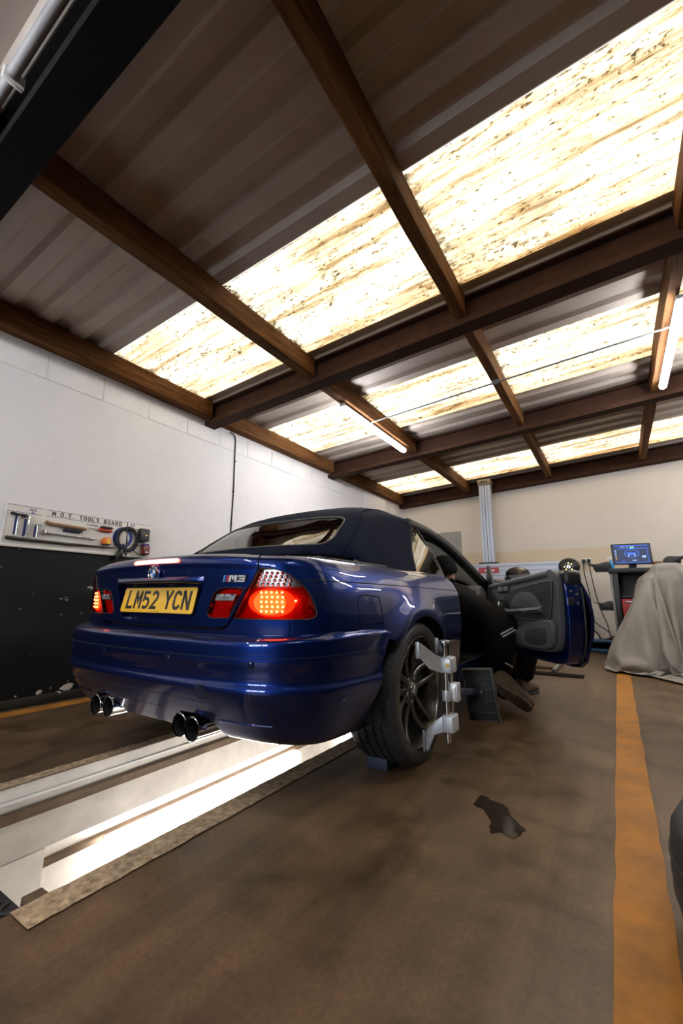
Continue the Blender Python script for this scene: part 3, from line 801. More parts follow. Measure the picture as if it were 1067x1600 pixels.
# ------------------------------------------------------------------ outlines (surface coordinates)
LIDR = [(.575, .975), (.583, .945), (.584, .892), (.562, .846), (.544, .814), (.529, .797), (.497, .747), (.458, .685), (.443, .662), (.424, .648), (.404, .643), (.25, .642), (0, .643)]
LAMP = [(.589, .888), (.626, .890), (.668, .880), (.707, .858), (.738, .826), (.756, .802), (.776, .767), (.790, .73), (.793, .706), (.784, .692), (.762, .686), (.679, .684), (.578, .684), (.470, .684), (.501, .737), (.541, .801), (.567, .846)]
LAMP_IN = [(.336, .700), (.345, .726), (.365, .772), (.380, .790), (.415, .801), (.520, .802), (.488, .749), (.447, .686), (.362, .683), (.344, .688)]
RECESS = [(.312, .835), (.299, .789), (.262, .690), (.250, .674), (.225, .663), (0, .661)]
g_ = .003
def shift(poly, du, dv=0): return [(a+du, b+dv) for a, b in poly]
# boot lid, reaching forward over the deck
lid = [(0, 1.06), (.42, 1.06), (.50, 1.03)] + shift(LIDR, -g_)[:-4] + [(.403, .648), (.25, .647), (0, .648)]
lid = lid + mir(lid)[1:-1]
rec = RECESS + mir(RECESS)[1:]
def grow(poly, d):
    c = np.mean(poly, 0); return [(a + d*np.sign(a-c[0]), b + d*np.sign(b-c[1])) for a, b in poly]
lampin_hole = LAMP_IN
boot = panel('boot_lid', BODY, lid, M['paint'], car, holes=[rec, LAMP_IN, mir(LAMP_IN)], step=(.025, .02), thick=.02)
# recess behind the number plate
panel('plate_recess', BODY, [(a*1.0, b) for a, b in rec], M['paint'], boot, step=(.03, .02), thick=0, off=-.030)
q = MB(); rr = resample(rec, (.03, .02)); A = [on(BODY, a, b, 0)[0] for a, b in rr]; B_ = [on(BODY, a, b, -.030)[0] for a, b in rr]
q.grid([A, B_], closed_v=True); q.build('recess_edge', M['paint'], boot, smooth=50)

# quarter panels (right traced, left mirrored)
def quarter(sgn):
    P = [(.60, 1.06), (.583+g_, .985), (.583+g_, .945), (.587, .893)] + [(a+.002*(1 if a > .7 else 0), b+.002) for a, b in LAMP[1:9]] + [(.788, .690), (.764, .683), (.700, .6815), (.700, .600), (.92, .603), (1.18, .603)]
    P += [(1.55+a, b) for a, b in []]
    P += arch_pts(-.30, .600, .345, .30)
    P += [(1.902, .20), (2.225, .20), (2.235, .43), (2.225, .57), (2.225, .70), (2.24, .818), (2.222, .865), (2.20, .905), (2.18, .93), (2.10, 1.03), (2.0, 1.12), (1.30, 1.12), (.90, 1.12), (.70, 1.12)]
    FU = smooth_poly([(1.003, .771), (1.144, .773), (1.164, .760), (1.174, .669), (1.156, .659), (1.011, .661), (.997, .672)], 3)
    t = panel('quarter_panel', BODY, P if sgn > 0 else mir(P), M['paint'], car, holes=[FU] if sgn > 0 else [], step=(.03, .022), thick=.018)
    if sgn > 0:
        c = np.mean(FU, 0); FD = [(c[0]+(a-c[0])*.955, c[1]+(b-c[1])*.945) for a, b in FU]
        panel('fuel_flap', BODY, FD, M['paint'], t, thick=.012, off=-.0015)
        panel('fuel_flap_gap', BODY, FU, M['gap'], t, thick=0, off=-.012)
    CR = [(.742, .830), (.82, .8285), (1.1, .8265), (1.361, .8245), (1.8, .821), (2.232, .8165)]
    strip('body_crease', BODY, CR if sgn > 0 else [(-a, b) for a, b in CR], .0022, M['gap'], t, off=.0002)
    # trim along the hood well
    W_ = [(.62, 1.085), (.9, 1.10), (1.3, 1.10), (1.7, 1.10), (2.02, 1.09)]
    strip('hood_seal', BODY, W_ if sgn > 0 else [(-a, b) for a, b in W_], .006, M['trim_black'], t, off=.002)
    return t
quarter(1); quarter(-1)
# panel under the lamps and boot lid
RP = [(0, .638), (.25, .637), (.404, .638), (.428, .643), (.447, .658), (.462, .681), (.697, .681), (.697, .600), (0, .596)]
panel('rear_panel', BODY, RP + mir(RP)[1:-1], M['paint'], car, thick=.012)
# dark structure behind the gaps
IS = [(.60, 1.0), (.6, .60), (0, .60)]
panel('inner_rear', BODY, [(-.82, .60), (.82, .60), (.82, 1.0), (-.82, 1.0)], M['gap'], car, step=(.05, .04), thick=0, off=-.040)
for s_ in (1, -1):
    PP = [(.82, .60), (1.20, .60), (1.20, .70), (1.93, .70), (1.93, .20), (2.22, .20), (2.22, .80), (2.05, .95), (.82, .95)]
    panel('inner_side', BODY, PP if s_ > 0 else mir(PP), M['gap'], car, step=(.06, .05), thick=0, off=-.03)

# ------------------------------------------------------------------ tail lamps
def tail_lamp(sgn):
    f = (lambda p: p) if sgn > 0 else mir
    h = panel('tail_lamp', BODY, f(LAMP), M['refl_red'], car, step=(.02, .02), thick=0, off=-.028)
    zc = .802
    red = [(a, b) for a, b in LAMP if b <= zc+.0005] ; red = [(.541, .801), (.756, .801)] + [(.776, .767), (.790, .73), (.793, .706), (.784, .692), (.762, .686), (.679, .684), (.578, .684), (.470, .684), (.501, .737)]
    clr = [(.589, .888), (.626, .890), (.668, .880), (.707, .858), (.738, .826), (.755, .803), (.5415, .803), (.567, .846)]
    panel('red_lens', BODY, f(red), M['lens_red'], h, step=(.02, .015), thick=.024, off=.001)
    panel('clear_lens', BODY, f(clr), M['lens_clear'], h, step=(.02, .015), thick=.024, off=.001)
    panel('indicator_reflector', BODY, f([(.592, .882), (.626, .886), (.668, .876), (.705, .853), (.733, .823), (.745, .807), (.550, .807), (.572, .846)]), M['refl_silver'], h, step=(.02, .015), thick=0, off=-.022)
    # lit bowl of the brake lamp
    bowl = [(.628+.104*math.cos(a)*(1 if math.cos(a) < 0 else .86), .745+.052*math.sin(a)) for a in [2*PI*k/28 for k in range(28)]]
    bowl = [(max(a, .470+.62*(b-.684)+.008), min(max(b, .692), .797)) for a, b in bowl]
    panel('lamp_bowl', BODY, f(bowl), M['lamp_red_glow'], h, step=(.015, .012), thick=0, off=-.020)
    hot = [(.615+.066*math.cos(a), .744+.044*math.sin(a)) for a in [2*PI*k/24 for k in range(24)]]
    panel('lamp_core', BODY, f(hot), M['lamp_hot'], h, step=(.015, .012), thick=0, off=-.016)
    ledm = None
    def dot(u, v, r, mtl, nm, off):
        nonlocal ledm
        p, n = on(BODY, sgn*u, v, off)
        q = MB(); q.lathe([(r, 0), (r*.8, r*.45), (r*.35, r*.7), (0.0001, r*.75)], p, n, 10); return q.build(nm, mtl, h, smooth=70)
    for i in range(5):
        for j in range(5):
            dot(.583+.021*i+.003*(j % 2), .712+.0175*j, .0042, M['led'], 'led', -.014)
    dot(.720, .752, .004, M['led'], 'led', -.014)
    for i in range(7):
        for j in range(4):
            u = .578+.022*i-.012*(3-j)*.6+.008; v = .815+.017*j
            if u > .735-.9*(v-.815): continue
            dot(u, v, .0075, M['chrome'], 'lens_dimple', -.020)
    for j in range(7):     # ribs at the outer end
        a, b = (.742, .700+.013*j)
        if b > .785: continue
        p0 = on(BODY, sgn*(a), b, -.012)[0]; p1 = on(BODY, sgn*(a+.034-.012*max(0, j-4)), b, -.012)[0]
        q = MB(); q.tube([p0, p1], .0022, 6); q.build('reflector_rib', M['refl_red'], h, smooth=60)
    # bezel line
    lp = resample(f(LAMP), (.03, .03)); q = MB(); pts = [on(BODY, a, b, .0005)[0] for a, b in lp]; q.tube(pts+[pts[0]], .0022, 6); q.build('lamp_seal', M['trim_black'], h, smooth=60)
    # inner lamp on the boot lid
    k = panel('reversing_lamp', BODY, f(LAMP_IN), M['refl_red'], car, step=(.02, .02), thick=0, off=-.022)
    panel('red_lens', BODY, f(LAMP_IN), M['lens_red'], k, step=(.02, .015), thick=.02, off=.001)
    panel('clear_strip', BODY, f([(.389, .777), (.483, .776), (.470, .752), (.377, .752)]), M['refl_silver'], k, step=(.02, .012), thick=.003, off=.0025)
    panel('dark_reflector', BODY, f([(.373, .748), (.463, .748), (.437, .700), (.358, .700)]), M['refl_red'], k, step=(.02, .012), thick=0, off=-.012)
    lp = resample(f(LAMP_IN), (.03, .03)); q = MB(); pts = [on(BODY, a, b, .0005)[0] for a, b in lp]; q.tube(pts+[pts[0]], .002, 6); q.build('lamp_seal', M['trim_black'], k, smooth=60)
tail_lamp(1); tail_lamp(-1)
BLK = [(-.165, .9195), (-.161, .927), (-.150, .931), (.150, .931), (.161, .927), (.165, .9195), (.158, .911), (-.158, .911)]
panel('high_brake_light', BODY, BLK, M['brake_bar'], car, step=(.02, .006), thick=.006, off=.005)

# ------------------------------------------------------------------ roundel, badge, handle, number plate
def roundel(name, c, n, r, parent, up=Vector((0, 0, 1))):
    n = Vector(n).normalized(); e1 = up.cross(n).normalized(); e2 = n.cross(e1); c = Vector(c)
    q = MB(); q.lathe([(r, -.002), (r, .003), (r*.95, .0045), (r*.90, .0032)], c, n, 36); o = q.build(name, M['chrome'], parent, smooth=50)
    q = MB(); q.lathe([(r*.91, .0034), (.0001, .0036)], c, n, 36, cap=False); q.build('roundel_ring', M['plate_black'], o, smooth=60)
    q = MB(); q.lathe([(r*.60, .0037), (r*.60, .0046), (r*.56, .0046), (r*.56, .0037)], c, n, 36, cap=False); q.build('roundel_inner_ring', M['chrome'], o, smooth=50)
    for k in range(4):
        pts = [(0, 0)] + [(r*.56*math.cos(PI/2*k+PI/2*t/8), r*.56*math.sin(PI/2*k+PI/2*t/8)) for t in range(9)]
        q = MB(); q.prism(pts, lambda a, b, h: c+e1*a+e2*b+n*h, .0036, .0042); q.build('roundel_quadrant', M['badge_white'] if k % 2 == 0 else M['badge_blue'], o)
    for ch, an in (('B', 135), ('M', 90), ('W', 45)):
        a = math.radians(an); rad = r*.75
        p = c + e1*(rad*math.cos(a)) + e2*(rad*math.sin(a)) + n*.0037
        txt('roundel_letter', ch, r*.30, p, e1*math.sin(a)-e2*math.cos(a), e1*math.cos(a)+e2*math.sin(a), M['badge_white'], o, .0005)
    return o
def txt(name, s, size, pos, ex, ey, mtl, parent, depth=.001, bold=0.0, align='CENTER', sx=1.0):
    cu_ = bpy.data.curves.new(name, 'FONT'); cu_.body = s; cu_.size = size*1.42; cu_.extrude = depth; cu_.offset = bold; cu_.align_x = align; cu_.align_y = 'CENTER'; cu_.resolution_u = 3
    tmp = bpy.data.objects.new('tmp', cu_); COL.objects.link(tmp)
    dg = bpy.context.evaluated_depsgraph_get(); me = bpy.data.meshes.new_from_object(tmp.evaluated_get(dg)); bpy.data.objects.remove(tmp)
    ex = Vector(ex).normalized(); ey = Vector(ey).normalized(); ez = ex.cross(ey)
    R4 = Matrix((ex*sx, ey, ez)).transposed().to_4x4(); R4.translation = Vector(pos); me.transform(R4)
    me.materials.clear(); me.materials.append(mtl); me.name = name
    return link(name, me, parent)
p, n = on(BODY, 0, .867, .012)
q = MB(); q.lathe([(.042, -.018), (.041, .0), (.038, .002)], p - n*.002, n, 36); hb = q.build('badge_boss', M['paint'], boot, smooth=40)
roundel('roundel', p, n, .035, boot)
# grip above the plate: a blade standing proud of the lid
L = []
for i in range(33):
    x = -.315 + .63*i/32; e = 1-abs(x/.315)**6; P0, N0 = on(BODY, x, .838, 0)
    pr = [(-.012, .010), (.010*e+.002, .012), (.024*e+.003, .004), (.028*e+.004, -.004), (.024*e+.002, -.012), (.004, -.018), (-.02, -.016)]
    L.append([P0 + Vector((0, -a, b)) for a, b in pr])
q = MB(); q.grid(L); grip = q.build('boot_grip', M['paint'], boot, smooth=50)
L = [[on(BODY, x, .822, o_)[0] for o_ in (-.028, .018)] for x in [-.28+.56*i/16 for i in range(17)]]
q = MB(); q.grid(L); q.build('grip_underside', M['trim_black'], grip)
for x in (-.13, .13):
    p, n = on(BODY, x, .818, -.004); q = MB(); q.cbox(p, (.07, .02, .006)); q.build('plate_lamp', M['lens_clear'], grip, bevel=.002)
# M3 badge: three slanted stripes and M 3
p0, n = on(BODY, .475, .841, .003); ex = (on(BODY, .53, .841)[0]-on(BODY, .42, .841)[0]).normalized(); ey = n.cross(ex).normalized(); ey = Vector((0, 0, 1)) - n*n.z; ey.normalize()
bg_ = bpy.data.objects.new('model_badge', None); COL.objects.link(bg_); bg_.parent = boot
def bpoly(nm, pts, mtl, d0=0.0, d1=.003):
    q = MB(); q.prism(pts, lambda a, b, h: p0+ex*a+ey*b+n*h, d0, d1); return q.build(nm, mtl, bg_)
sl = .28
def slq(x0, x1, h0=-.0125, h1=.0125): return [(x0+sl*h0, h0), (x1+sl*h0, h0), (x1+sl*h1, h1), (x0+sl*h1, h1)]
bpoly('badge_bed', slq(-.056, .056, -.0145, .0145), M['trim_black'], -.001, .001)
for k, c_ in enumerate(((.10, .30, .70), (.02, .05, .20), (.55, .03, .03))):
    bpoly('badge_stripe', slq(-.052+.0085*k, -.0445+.0085*k), mat('badge_stripe_%d' % k, c_, .3, 0, .02, 30, coat=.5))
bpoly('badge_letter', slq(-.024, -.016), M['badge_white']); bpoly('badge_letter', slq(.004, .012), M['badge_white'])
bpoly('badge_letter', [(-.016+.0035, .0125), (-.0095+.0035, .0125), (-.004, -.004), (-.009, -.004)], M['badge_white'])
bpoly('badge_letter', [(.004+.0035, .0125), (-.0035+.0035, .0125), (-.008, -.004), (-.003, -.004)], M['badge_white'])
bpoly('badge_letter', slq(.018, .050, .0070, .0125), M['badge_white']); bpoly('badge_letter', slq(.024, .048, -.0026, .0026), M['badge_white']); bpoly('badge_letter', slq(.016, .048, -.0125, -.0070), M['badge_white']); bpoly('badge_letter', slq(.042, .050), M['badge_white'])

# number plate
tp = .20; pc = Vector((0, -.884, .751)); px_ = Vector((1, 0, 0)); py_ = Vector((0, math.sin(tp), math.cos(tp))); pn = px_.cross(py_)*1.0
if pn.y > 0: pn = -pn
fpl = lambda a, b, h: pc + px_*a + py_*b + pn*h
q = MB(); q.prism(rrect(.520, .111, .009), fpl, -.002, .002); npl = q.build('number_plate', M['plate_yellow'], car, bevel=.0008, segs=1)
q = MB(); q.prism(rrect(.524, .115, .010), fpl, -.010, -.0022); q.build('plate_backing', M['trim_black'], npl)
def stroke(nm, lines, w, x0, sc_x, sc_h, parent, fn=None, mtl=None):
    fn = fn or fpl
    q = MB()
    for ln in lines:
        P2 = [Vector((x0 + a*sc_x, (b-.5)*sc_h)) for a, b in ln]
        Lh = []; Rh = []
        for i, p in enumerate(P2):
            d0 = (P2[i]-P2[i-1]).normalized() if i else (P2[1]-P2[0]).normalized(); d1 = (P2[i+1]-P2[i]).normalized() if i < len(P2)-1 else d0
            t = (d0+d1).normalized(); nn = Vector((-t.y, t.x)); k = w/2/max(.45, nn.dot(Vector((-d0.y, d0.x))))
            Lh.append(p+nn*k); Rh.append(p-nn*k)
        for i in range(len(P2)-1):
            pl_ = [Lh[i], Lh[i+1], Rh[i+1], Rh[i]]
            q.prism([(v.x, v.y) for v in pl_], fn, .0021, .0032)
    return q.build(nm, mtl or M['plate_black'], parent)
def arc(cx, cy_, rx, ry, a0, a1, n=8): return [(cx+rx*math.cos(math.radians(a0+(a1-a0)*k/n)), cy_+ry*math.sin(math.radians(a0+(a1-a0)*k/n))) for k in range(n+1)]
GL = {'O': [arc(.5, .68, .36, .25, 0, 180, 8) + arc(.5, .32, .36, .25, 180, 360, 8) + [(.86, .68)]], 'T': [[(0, .93), (1, .93)], [(.5, .93), (.5, 0)]], '.': [[(.5, .0), (.5, .17)]],
      'S': [[(.86, .78)] + arc(.5, .74, .34, .19, 20, 260, 9) + arc(.5, .28, .36, .21, 80, -160, 9)], 'B': [[(.12, 0), (.12, 1)], [(.12, .93), (.55, .93)] + arc(.55, .74, .28, .19, 90, -90, 7) + [(.12, .53)], [(.55, .53)] + arc(.55, .30, .32, .23, 90, -90, 7) + [(.12, .07)]],
      'A': [[(.03, 0), (.5, 1.02), (.97, 0)], [(.2, .30), (.8, .30)]], 'R': [[(.12, 0), (.12, 1)], [(.12, .93), (.55, .93)] + arc(.55, .71, .30, .22, 90, -90, 7) + [(.12, .47)], [(.52, .47), (.92, 0)]], 'D': [[(.12, 0), (.12, 1)], [(.12, .93), (.45, .93)] + arc(.45, .5, .42, .43, 90, -90, 10) + [(.12, .07)]],
      'L': [[(.12, 1.07), (.12, .07), (.95, .07)]],
      'M': [[(.1, -.0), (.1, 1.0)], [(.1, 1.02), (.5, .42), (.9, 1.02)], [(.9, 1.0), (.9, 0)]],
      '5': [[(.88, .93), (.16, .93), (.14, .52), (.30, .58), (.5, .60)] + arc(.5, .33, .38, .26, 80, -100, 10) + [(.35, .07), (.14, .14)]],
      '2': [[(.12, .78)] + arc(.5, .72, .37, .22, 160, 0, 9) + [(.84, .58), (.60, .40), (.15, .07), (.92, .07)]],
      'Y': [[(.06, 1.02), (.5, .48), (.94, 1.02)], [(.5, .52), (.5, 0)]],
      'C': [[(.90, .76)] + arc(.52, .70, .38, .24, 20, 180, 9) + arc(.52, .30, .38, .24, 180, 340, 9) + [(.90, .24)]],
      'N': [[(.1, 0), (.1, 1.02)], [(.1, 1.0), (.9, 0.0)], [(.9, -.02), (.9, 1.0)]]}
xx = -.222
for ch in 'LM52 YCN':
    if ch == ' ': xx += .037; continue
    stroke('plate_letter', GL[ch], .0135, xx, .050, .079, npl); xx += .061
q = MB(); q.prism([(-.035, -.0505), (.035, -.0505), (.035, -.0490), (-.035, -.0490)], fpl, .0021, .0024); q.build('plate_fine_print', M['plate_black'], npl)
q = MB(); q.lathe([(.004, 0), (.003, .002), (.0001, .0025)], fpl(-.128, 0, .002), pn, 10); q.build('plate_screw', M['chrome'], npl)
q = MB(); q.lathe([(.004, 0), (.003, .002), (.0001, .0025)], fpl(.128, 0, .002), pn, 10); q.build('plate_screw', M['chrome'], npl)

# ------------------------------------------------------------------ rear bumper
TIPS = (.250, .335)
def notch(c0, c1, top): return [(c0-.060, .262), (c0-.055, .29), (c0-.035, .322), (c0, top), (c1, top), (c1+.045, .325), (c1+.075, .295), (c1+.095, .262), (c1+.11, .245)]
BP = [(0, .268), (.10, .268), (.165, .264)] + notch(.250, .335, .334) + [(.60, .235), (.75, .226), (.95, .226), (1.12, .230), (1.165, .236), (1.185, .26), (1.196, .33), (1.215, .42), (1.232, .50), (1.262, .56), (1.30, .598), (1.322, .612), (1.25, .637), (1.0, .6455), (.6, .6455), (0, .6455)]
bumper = panel('rear_bumper', BUMP, BP + mir(BP)[1:-1], M['paint'], car, step=(.025, .014), thick=.02)
GV = [(0, .557), (.3, .557), (.6, .557), (.9, .557), (1.26, .557)]
strip('bumper_groove', BUMP, [(-a, b) for a, b in GV[:0:-1]]+GV, .0016, M['gap'], bumper)
for u, v in ((-.62, .535), (-.24, .533), (.22, .535), (.625, .537)):
    p, n = on(BUMP, u, v, -.001); q = MB(); q.lathe([(.0145, 0), (.0135, .001)], p, n, 20); o = q.build('parking_sensor', M['gap'], bumper)
    q = MB(); q.lathe([(.0105, 0), (.0105, .003), (.008, .0045), (.0001, .005)], p, n, 20); q.build('sensor_face', M['paint'], o, smooth=50)
p, n = on(BUMP, .403, .425, .0); q = MB(); q.lathe([(.028, .0004), (.0285, .0012), (.030, .0012), (.0305, .0002)], p, n, 30, cap=False); q.build('tow_eye_ring', M['gap'], bumper, smooth=50)
q = MB(); q.lathe([(.0275, .0012), (.0001, .0014)], p, n, 30, cap=False); q.build('tow_eye_cover', M['paint'], bumper, smooth=50)
LN = [(.413, .385), (.55, .383), (.672, .380), (.692, .370), (.699, .33), (.701, .29), (.698, .245)]
for s_ in (1, -1):
    strip('bumper_seam', BUMP, [(s_*a, b) for a, b in LN[3:]], .0026, M['gap'], bumper)
    strip('bumper_seam', BUMP, [(s_*a, b) for a, b in LN[:4]], .0011, M['gap'], bumper)
    strip('bumper_trim', BUMP, [(s_*.445, .321), (s_*.56, .3205), (s_*.690, .320)], .0042, M['paint'], bumper)
strip('bumper_seam', BUMP, [(-.41, .385), (-.2, .392), (0, .394), (.2, .392), (.41, .385)], .0012, M['gap'], bumper)
strip('bumper_seam', BUMP, [(-.155, .335), (0, .338), (.155, .335)], .0012, M['gap'], bumper)
# inside of the bumper and underside
q = MB(); q.box(-.64, .64, -.70, -.36, .255, .30); q.build('rear_undertray', M['trim_black'], car, bevel=.01)
q = MB(); q.box(-.70, .70, -.36, 3.2, .19, .27); q.build('underbody', M['trim_black'], car, bevel=.01)
# exhausts
for s_ in (1, -1):
    for k, x in enumerate(TIPS):
        q = MB(); y0 = -.918 + (.010 if k == 0 else 0); r = .043
        q.lathe([(r, .17), (r, .004), (r*1.015, 0), (r*.96, -.002), (r*.93, .004), (r*.91, .17)], (s_*x, y0, .281), (0, 1, 0), 36, cap=False)
        o = q.build('exhaust_tip', M['chrome'], car, smooth=50)
        q = MB(); q.lathe([(r*.925, .005), (r*.90, .02), (r*.88, .12), (.0001, .125)], (s_*x, y0, .281), (0, 1, 0), 28, cap=False); q.build('exhaust_bore', M['gap'], o)
q = MB(); q.box(-.42, .42, -.66, -.40, .25, .40); q.build('silencer', M['steel'], car, bevel=.05, segs=3)
# ------------------------------------------------------------------ soft top, windows
ED = [(.700, .735), (.600, .780), (.514, .828), (.375, .906), (.285, .975), (.262, .992)]     # edge of the fabric along the quarter light (right)
WIN = smooth_poly([(-.020, 0), (-.022, .20), (-.026, .40), (-.030, .51), (-.060, .555), (-.16, .580), (-.25, .598), (-.295, .580), (-.316, .53), (-.318, .30), (-.316, 0)] + [(-.318, -.30), (-.316, -.53), (-.295, -.580), (-.25, -.598), (-.16, -.58), (-.060, -.555), (-.030, -.51), (-.026, -.40), (-.022, -.20)], 2)
TP = [(-.398, 0), (-.396, .5), (-.39, .80), (-.385, .94), (-.30, .985), (-.10, .998), (.10, .998), (.262, .992)] + ED[::-1][1:] + [(.84, .745), (1.25, .742), (1.25, 0)]
roof = panel('soft_top', TOP, TP + mirv(TP)[1:-1], M['soft_top'], car, holes=[WIN], step=(.035, .05), thick=.012, off=.004)
panel('rear_window', TOP, WIN, M['glass_rear'], car, step=(.03, .05), thick=.004, off=.001)
wl_ = resample(WIN, (.02, .03)); q = MB(); pts = [on(TOP, a, b, .004)[0] for a, b in wl_]; q.tube(pts+[pts[0]], .0045, 6); q.build('window_seal', mat('dull_window_seal', (.10, .095, .085), .5), roof, smooth=60)
for s_ in (1, -1):
    strip('roof_seam', TOP, [(.62, s_*.545), (.40, s_*.548), (.179, s_*.556), (.05, s_*.62), (-.088, s_*.682), (-.282, s_*.735), (-.37, s_*.80)], .004, M['soft_top'], roof, off=.005)
    E_ = [(a, s_*b) for a, b in ED]; strip('roof_edge_trim', TOP, E_, .006, M['trim_black'], roof, off=.002)
    QG = ED + [(.30, .997), (.55, 1.0), (.735, 1.0), (.765, .93), (.757, .873), (.735, .80)]
    panel('quarter_glass', TOP, [(a, s_*b) for a, b in QG] if s_ > 0 else [(a, -b) for a, b in QG][::-1], M['glass'], car, step=(.04, .05), thick=.004)
    GE = [(.703, s_*.742), (.738, s_*.80), (.758, s_*.873), (.766, s_*.93), (.738, s_*.998)]
    strip('glass_edge', TOP, GE, .0035, mat('pale_glass_edge', (.30, .30, .27), .4), roof, off=.001)
panel('side_glass', TOP, [(.775, -.76), (1.25, -.75), (1.25, -.998), (.755, -.998), (.78, -.90)], M['glass'], car, step=(.05, .05), thick=.004)
# roof rails, header, screen pillars
for s_ in (1, -1):
    pth = catmull([(s_*.545, .62, 1.278), (s_*.553, .95, 1.262), (s_*.557, 1.22, 1.228), (s_*.585, 1.42, 1.165), (s_*.640, 1.72, 1.035), (s_*.700, 2.02, .885), (s_*.715, 2.10, .84)], 6)
    q = MB(); q.tube(pth, [.040]*12 + [.042]*(len(pth)-12), 10); q.build('screen_pillar', M['trim_black'], car, smooth=60)
    q = MB(); q.tube([p + Vector((s_*.022, -.002, .014)) for p in pth[10:]], .020, 8); q.build('pillar_skin', M['paint'] if s_ < 0 else M['trim_black'], car, smooth=60)
q = MB(); q.tube(catmull([(-.56, 1.22, 1.232), (-.3, 1.25, 1.296), (0, 1.262, 1.318), (.3, 1.25, 1.296), (.56, 1.22, 1.232)], 6), .032, 10); q.build('screen_header', M['trim_black'], car, smooth=60)
def scr(t, s):      # windscreen
    a = Vector((.565*s, 1.225+.05*(1-s*s), 1.225+.085*(1-s*s))); b = Vector((.700*s, 2.03+.14*(1-s*s), .885+.03*(1-s*s))); p = a.lerp(b, t); p.y += .03*math.sin(PI*t); p.z += .03*math.sin(PI*t); return p
q = MB(); q.grid([[scr(i/10, -1+2*j/16) for j in range(17)] for i in range(11)]); q.build('windscreen', lens_mat('clear_screen_glass', (.75, .80, .78), 1.0), car, smooth=60)
q = MB(); q.tube([(.0, 1.40, 1.235), (0, 1.42, 1.18)], .012, 8); q.cbox((.0, 1.40, 1.155), (.24, .03, .07)); q.build('rear_view_mirror', M['trim_black'], car, bevel=.01)
# headliner frame bows
for y, z in ((.55, 1.355), (.95, 1.34)):
    q = MB(); q.tube(catmull([(-.52, y, z-.09), (-.3, y, z-.018), (0, y, z), (.3, y, z-.018), (.52, y, z-.09)], 5), .012, 8); q.build('hood_bow', M['trim_black'], car, smooth=60)

# ------------------------------------------------------------------ sills, wings, nose, bonnet, left door
for s_ in (1, -1):
    f = (lambda p: p) if s_ > 0 else mir
    panel('sill', BODY, f([(1.905, .185), (3.90, .185), (3.90, .262), (3.57, .262), (3.57, .322), (2.245, .322), (2.238, .198), (1.905, .198)]), M['paint'], car, thick=.05)
    W_ = [(3.58, .265), (3.905, .265)] + [(3.93, .30)] + arch_pts(WB-2.731-.345+2.731, .30, 2.731+.345, .30, WB)[::1] + [(4.66, .20), (5.0, .20), (5.0, .92), (4.9, 1.0), (4.3, 1.06), (3.9, 1.06), (3.62, 1.06), (3.58, .95)]
    panel('front_wing', BODY, f(W_), M['paint'], car, step=(.05, .04), thick=.015)
panel('nose', BODY, [(5.003, .20), (5.62, .20), (5.62, .92), (5.003, .92)], M['paint'], car, step=(.06, .05), thick=.015)
panel('nose', BODY, [(-5.62, .20), (-5.003, .20), (-5.003, .92), (-5.62, .92)], M['paint'], car, step=(.06, .05), thick=.015)
rows = []
for i in range(15):
    t = i/14; y = 2.10 + 1.30*t; hw = .72 - .18*max(0, t-.5)*2; ze = .915 - .10*t**1.6; rows.append([(x*hw, y + .05*(1-x*x)*t, ze + .035*(1-x*x)*(1-.4*t)) for x in [-1+2*j/16 for j in range(17)]])
q = MB(); q.grid(rows); q.build('bonnet', M['paint'], car, smooth=60)
DL = [(2.246, .27), (3.56, .27), (3.565, .60), (3.56, .94), (3.50, 1.0), (2.26, 1.0), (2.225, .90), (2.250, .82), (2.235, .60), (2.24, .45)]
panel('left_door', BODY, mir(DL), M['paint'], car, step=(.05, .035), thick=.02)

# ------------------------------------------------------------------ interior
q = MB(); q.box(-.76, .76, .10, 2.25, .27, .31); q.build('cabin_floor', M['trim_black'], car, bevel=.01)
q = MB(); q.box(-.74, .74, -.02, .04, .30, .93); q.build('rear_bulkhead', M['trim_black'], car, bevel=.02)
q = MB(); q.box(-.66, .66, -.36, .02, .90, .925); q.build('parcel_shelf', M['trim_black'], car, bevel=.01)
q = MB(); q.box(-.80, -.72, .10, 2.1, .30, .90); q.build('left_cabin_side', M['grey_trim'], car, bevel=.02)
q = MB(); q.box(.70, .79, .05, .66, .30, .905); q.build('rear_side_trim', M['grey_trim'], car, bevel=.02)
def seat(x, y, hgt, nm):
    h = bpy.data.objects.new(nm, None); COL.objects.link(h); h.parent = car
    q = MB(); q.box(x-.25, x+.25, y-.02, y+.50, .40, .56); q.build('seat_cushion', M['seat'], h, bevel=.05, segs=3)
    P = []
    for i in range(8):
        t = i/7; w = .25 - .05*t**2; yy = y - .18*t; z = .54 + hgt*t
        P.append([(x-w, yy, z), (x-w+.05, yy+.05, z), (x+w-.05, yy+.05, z), (x+w, yy, z), (x+w-.04, yy-.10, z), (x-w+.04, yy-.10, z)])
    q = MB(); q.grid(P, closed_v=True); q.add(P[0], [tuple(range(6))]); q.add(P[-1], [tuple(range(6))]); q.build('seat_back', M['seat'], h, bevel=.025, segs=2)
    q = MB(); q.cbox((x, y-.20, .54+hgt+.12), (.25, .09, .15), Matrix.Rotation(.25, 3, 'X')); q.build('headrest', M['seat'], h, bevel=.035, segs=3)
    for s_ in (-.06, .06):
        q = MB(); q.tube([(x+s_, y-.185, .54+hgt-.03), (x+s_, y-.20, .54+hgt+.10)], .006, 6); q.build('headrest_post', M['chrome'], h, smooth=60)
seat(.37, .98, .50, 'front_seat'); seat(-.37, .98, .50, 'front_seat')
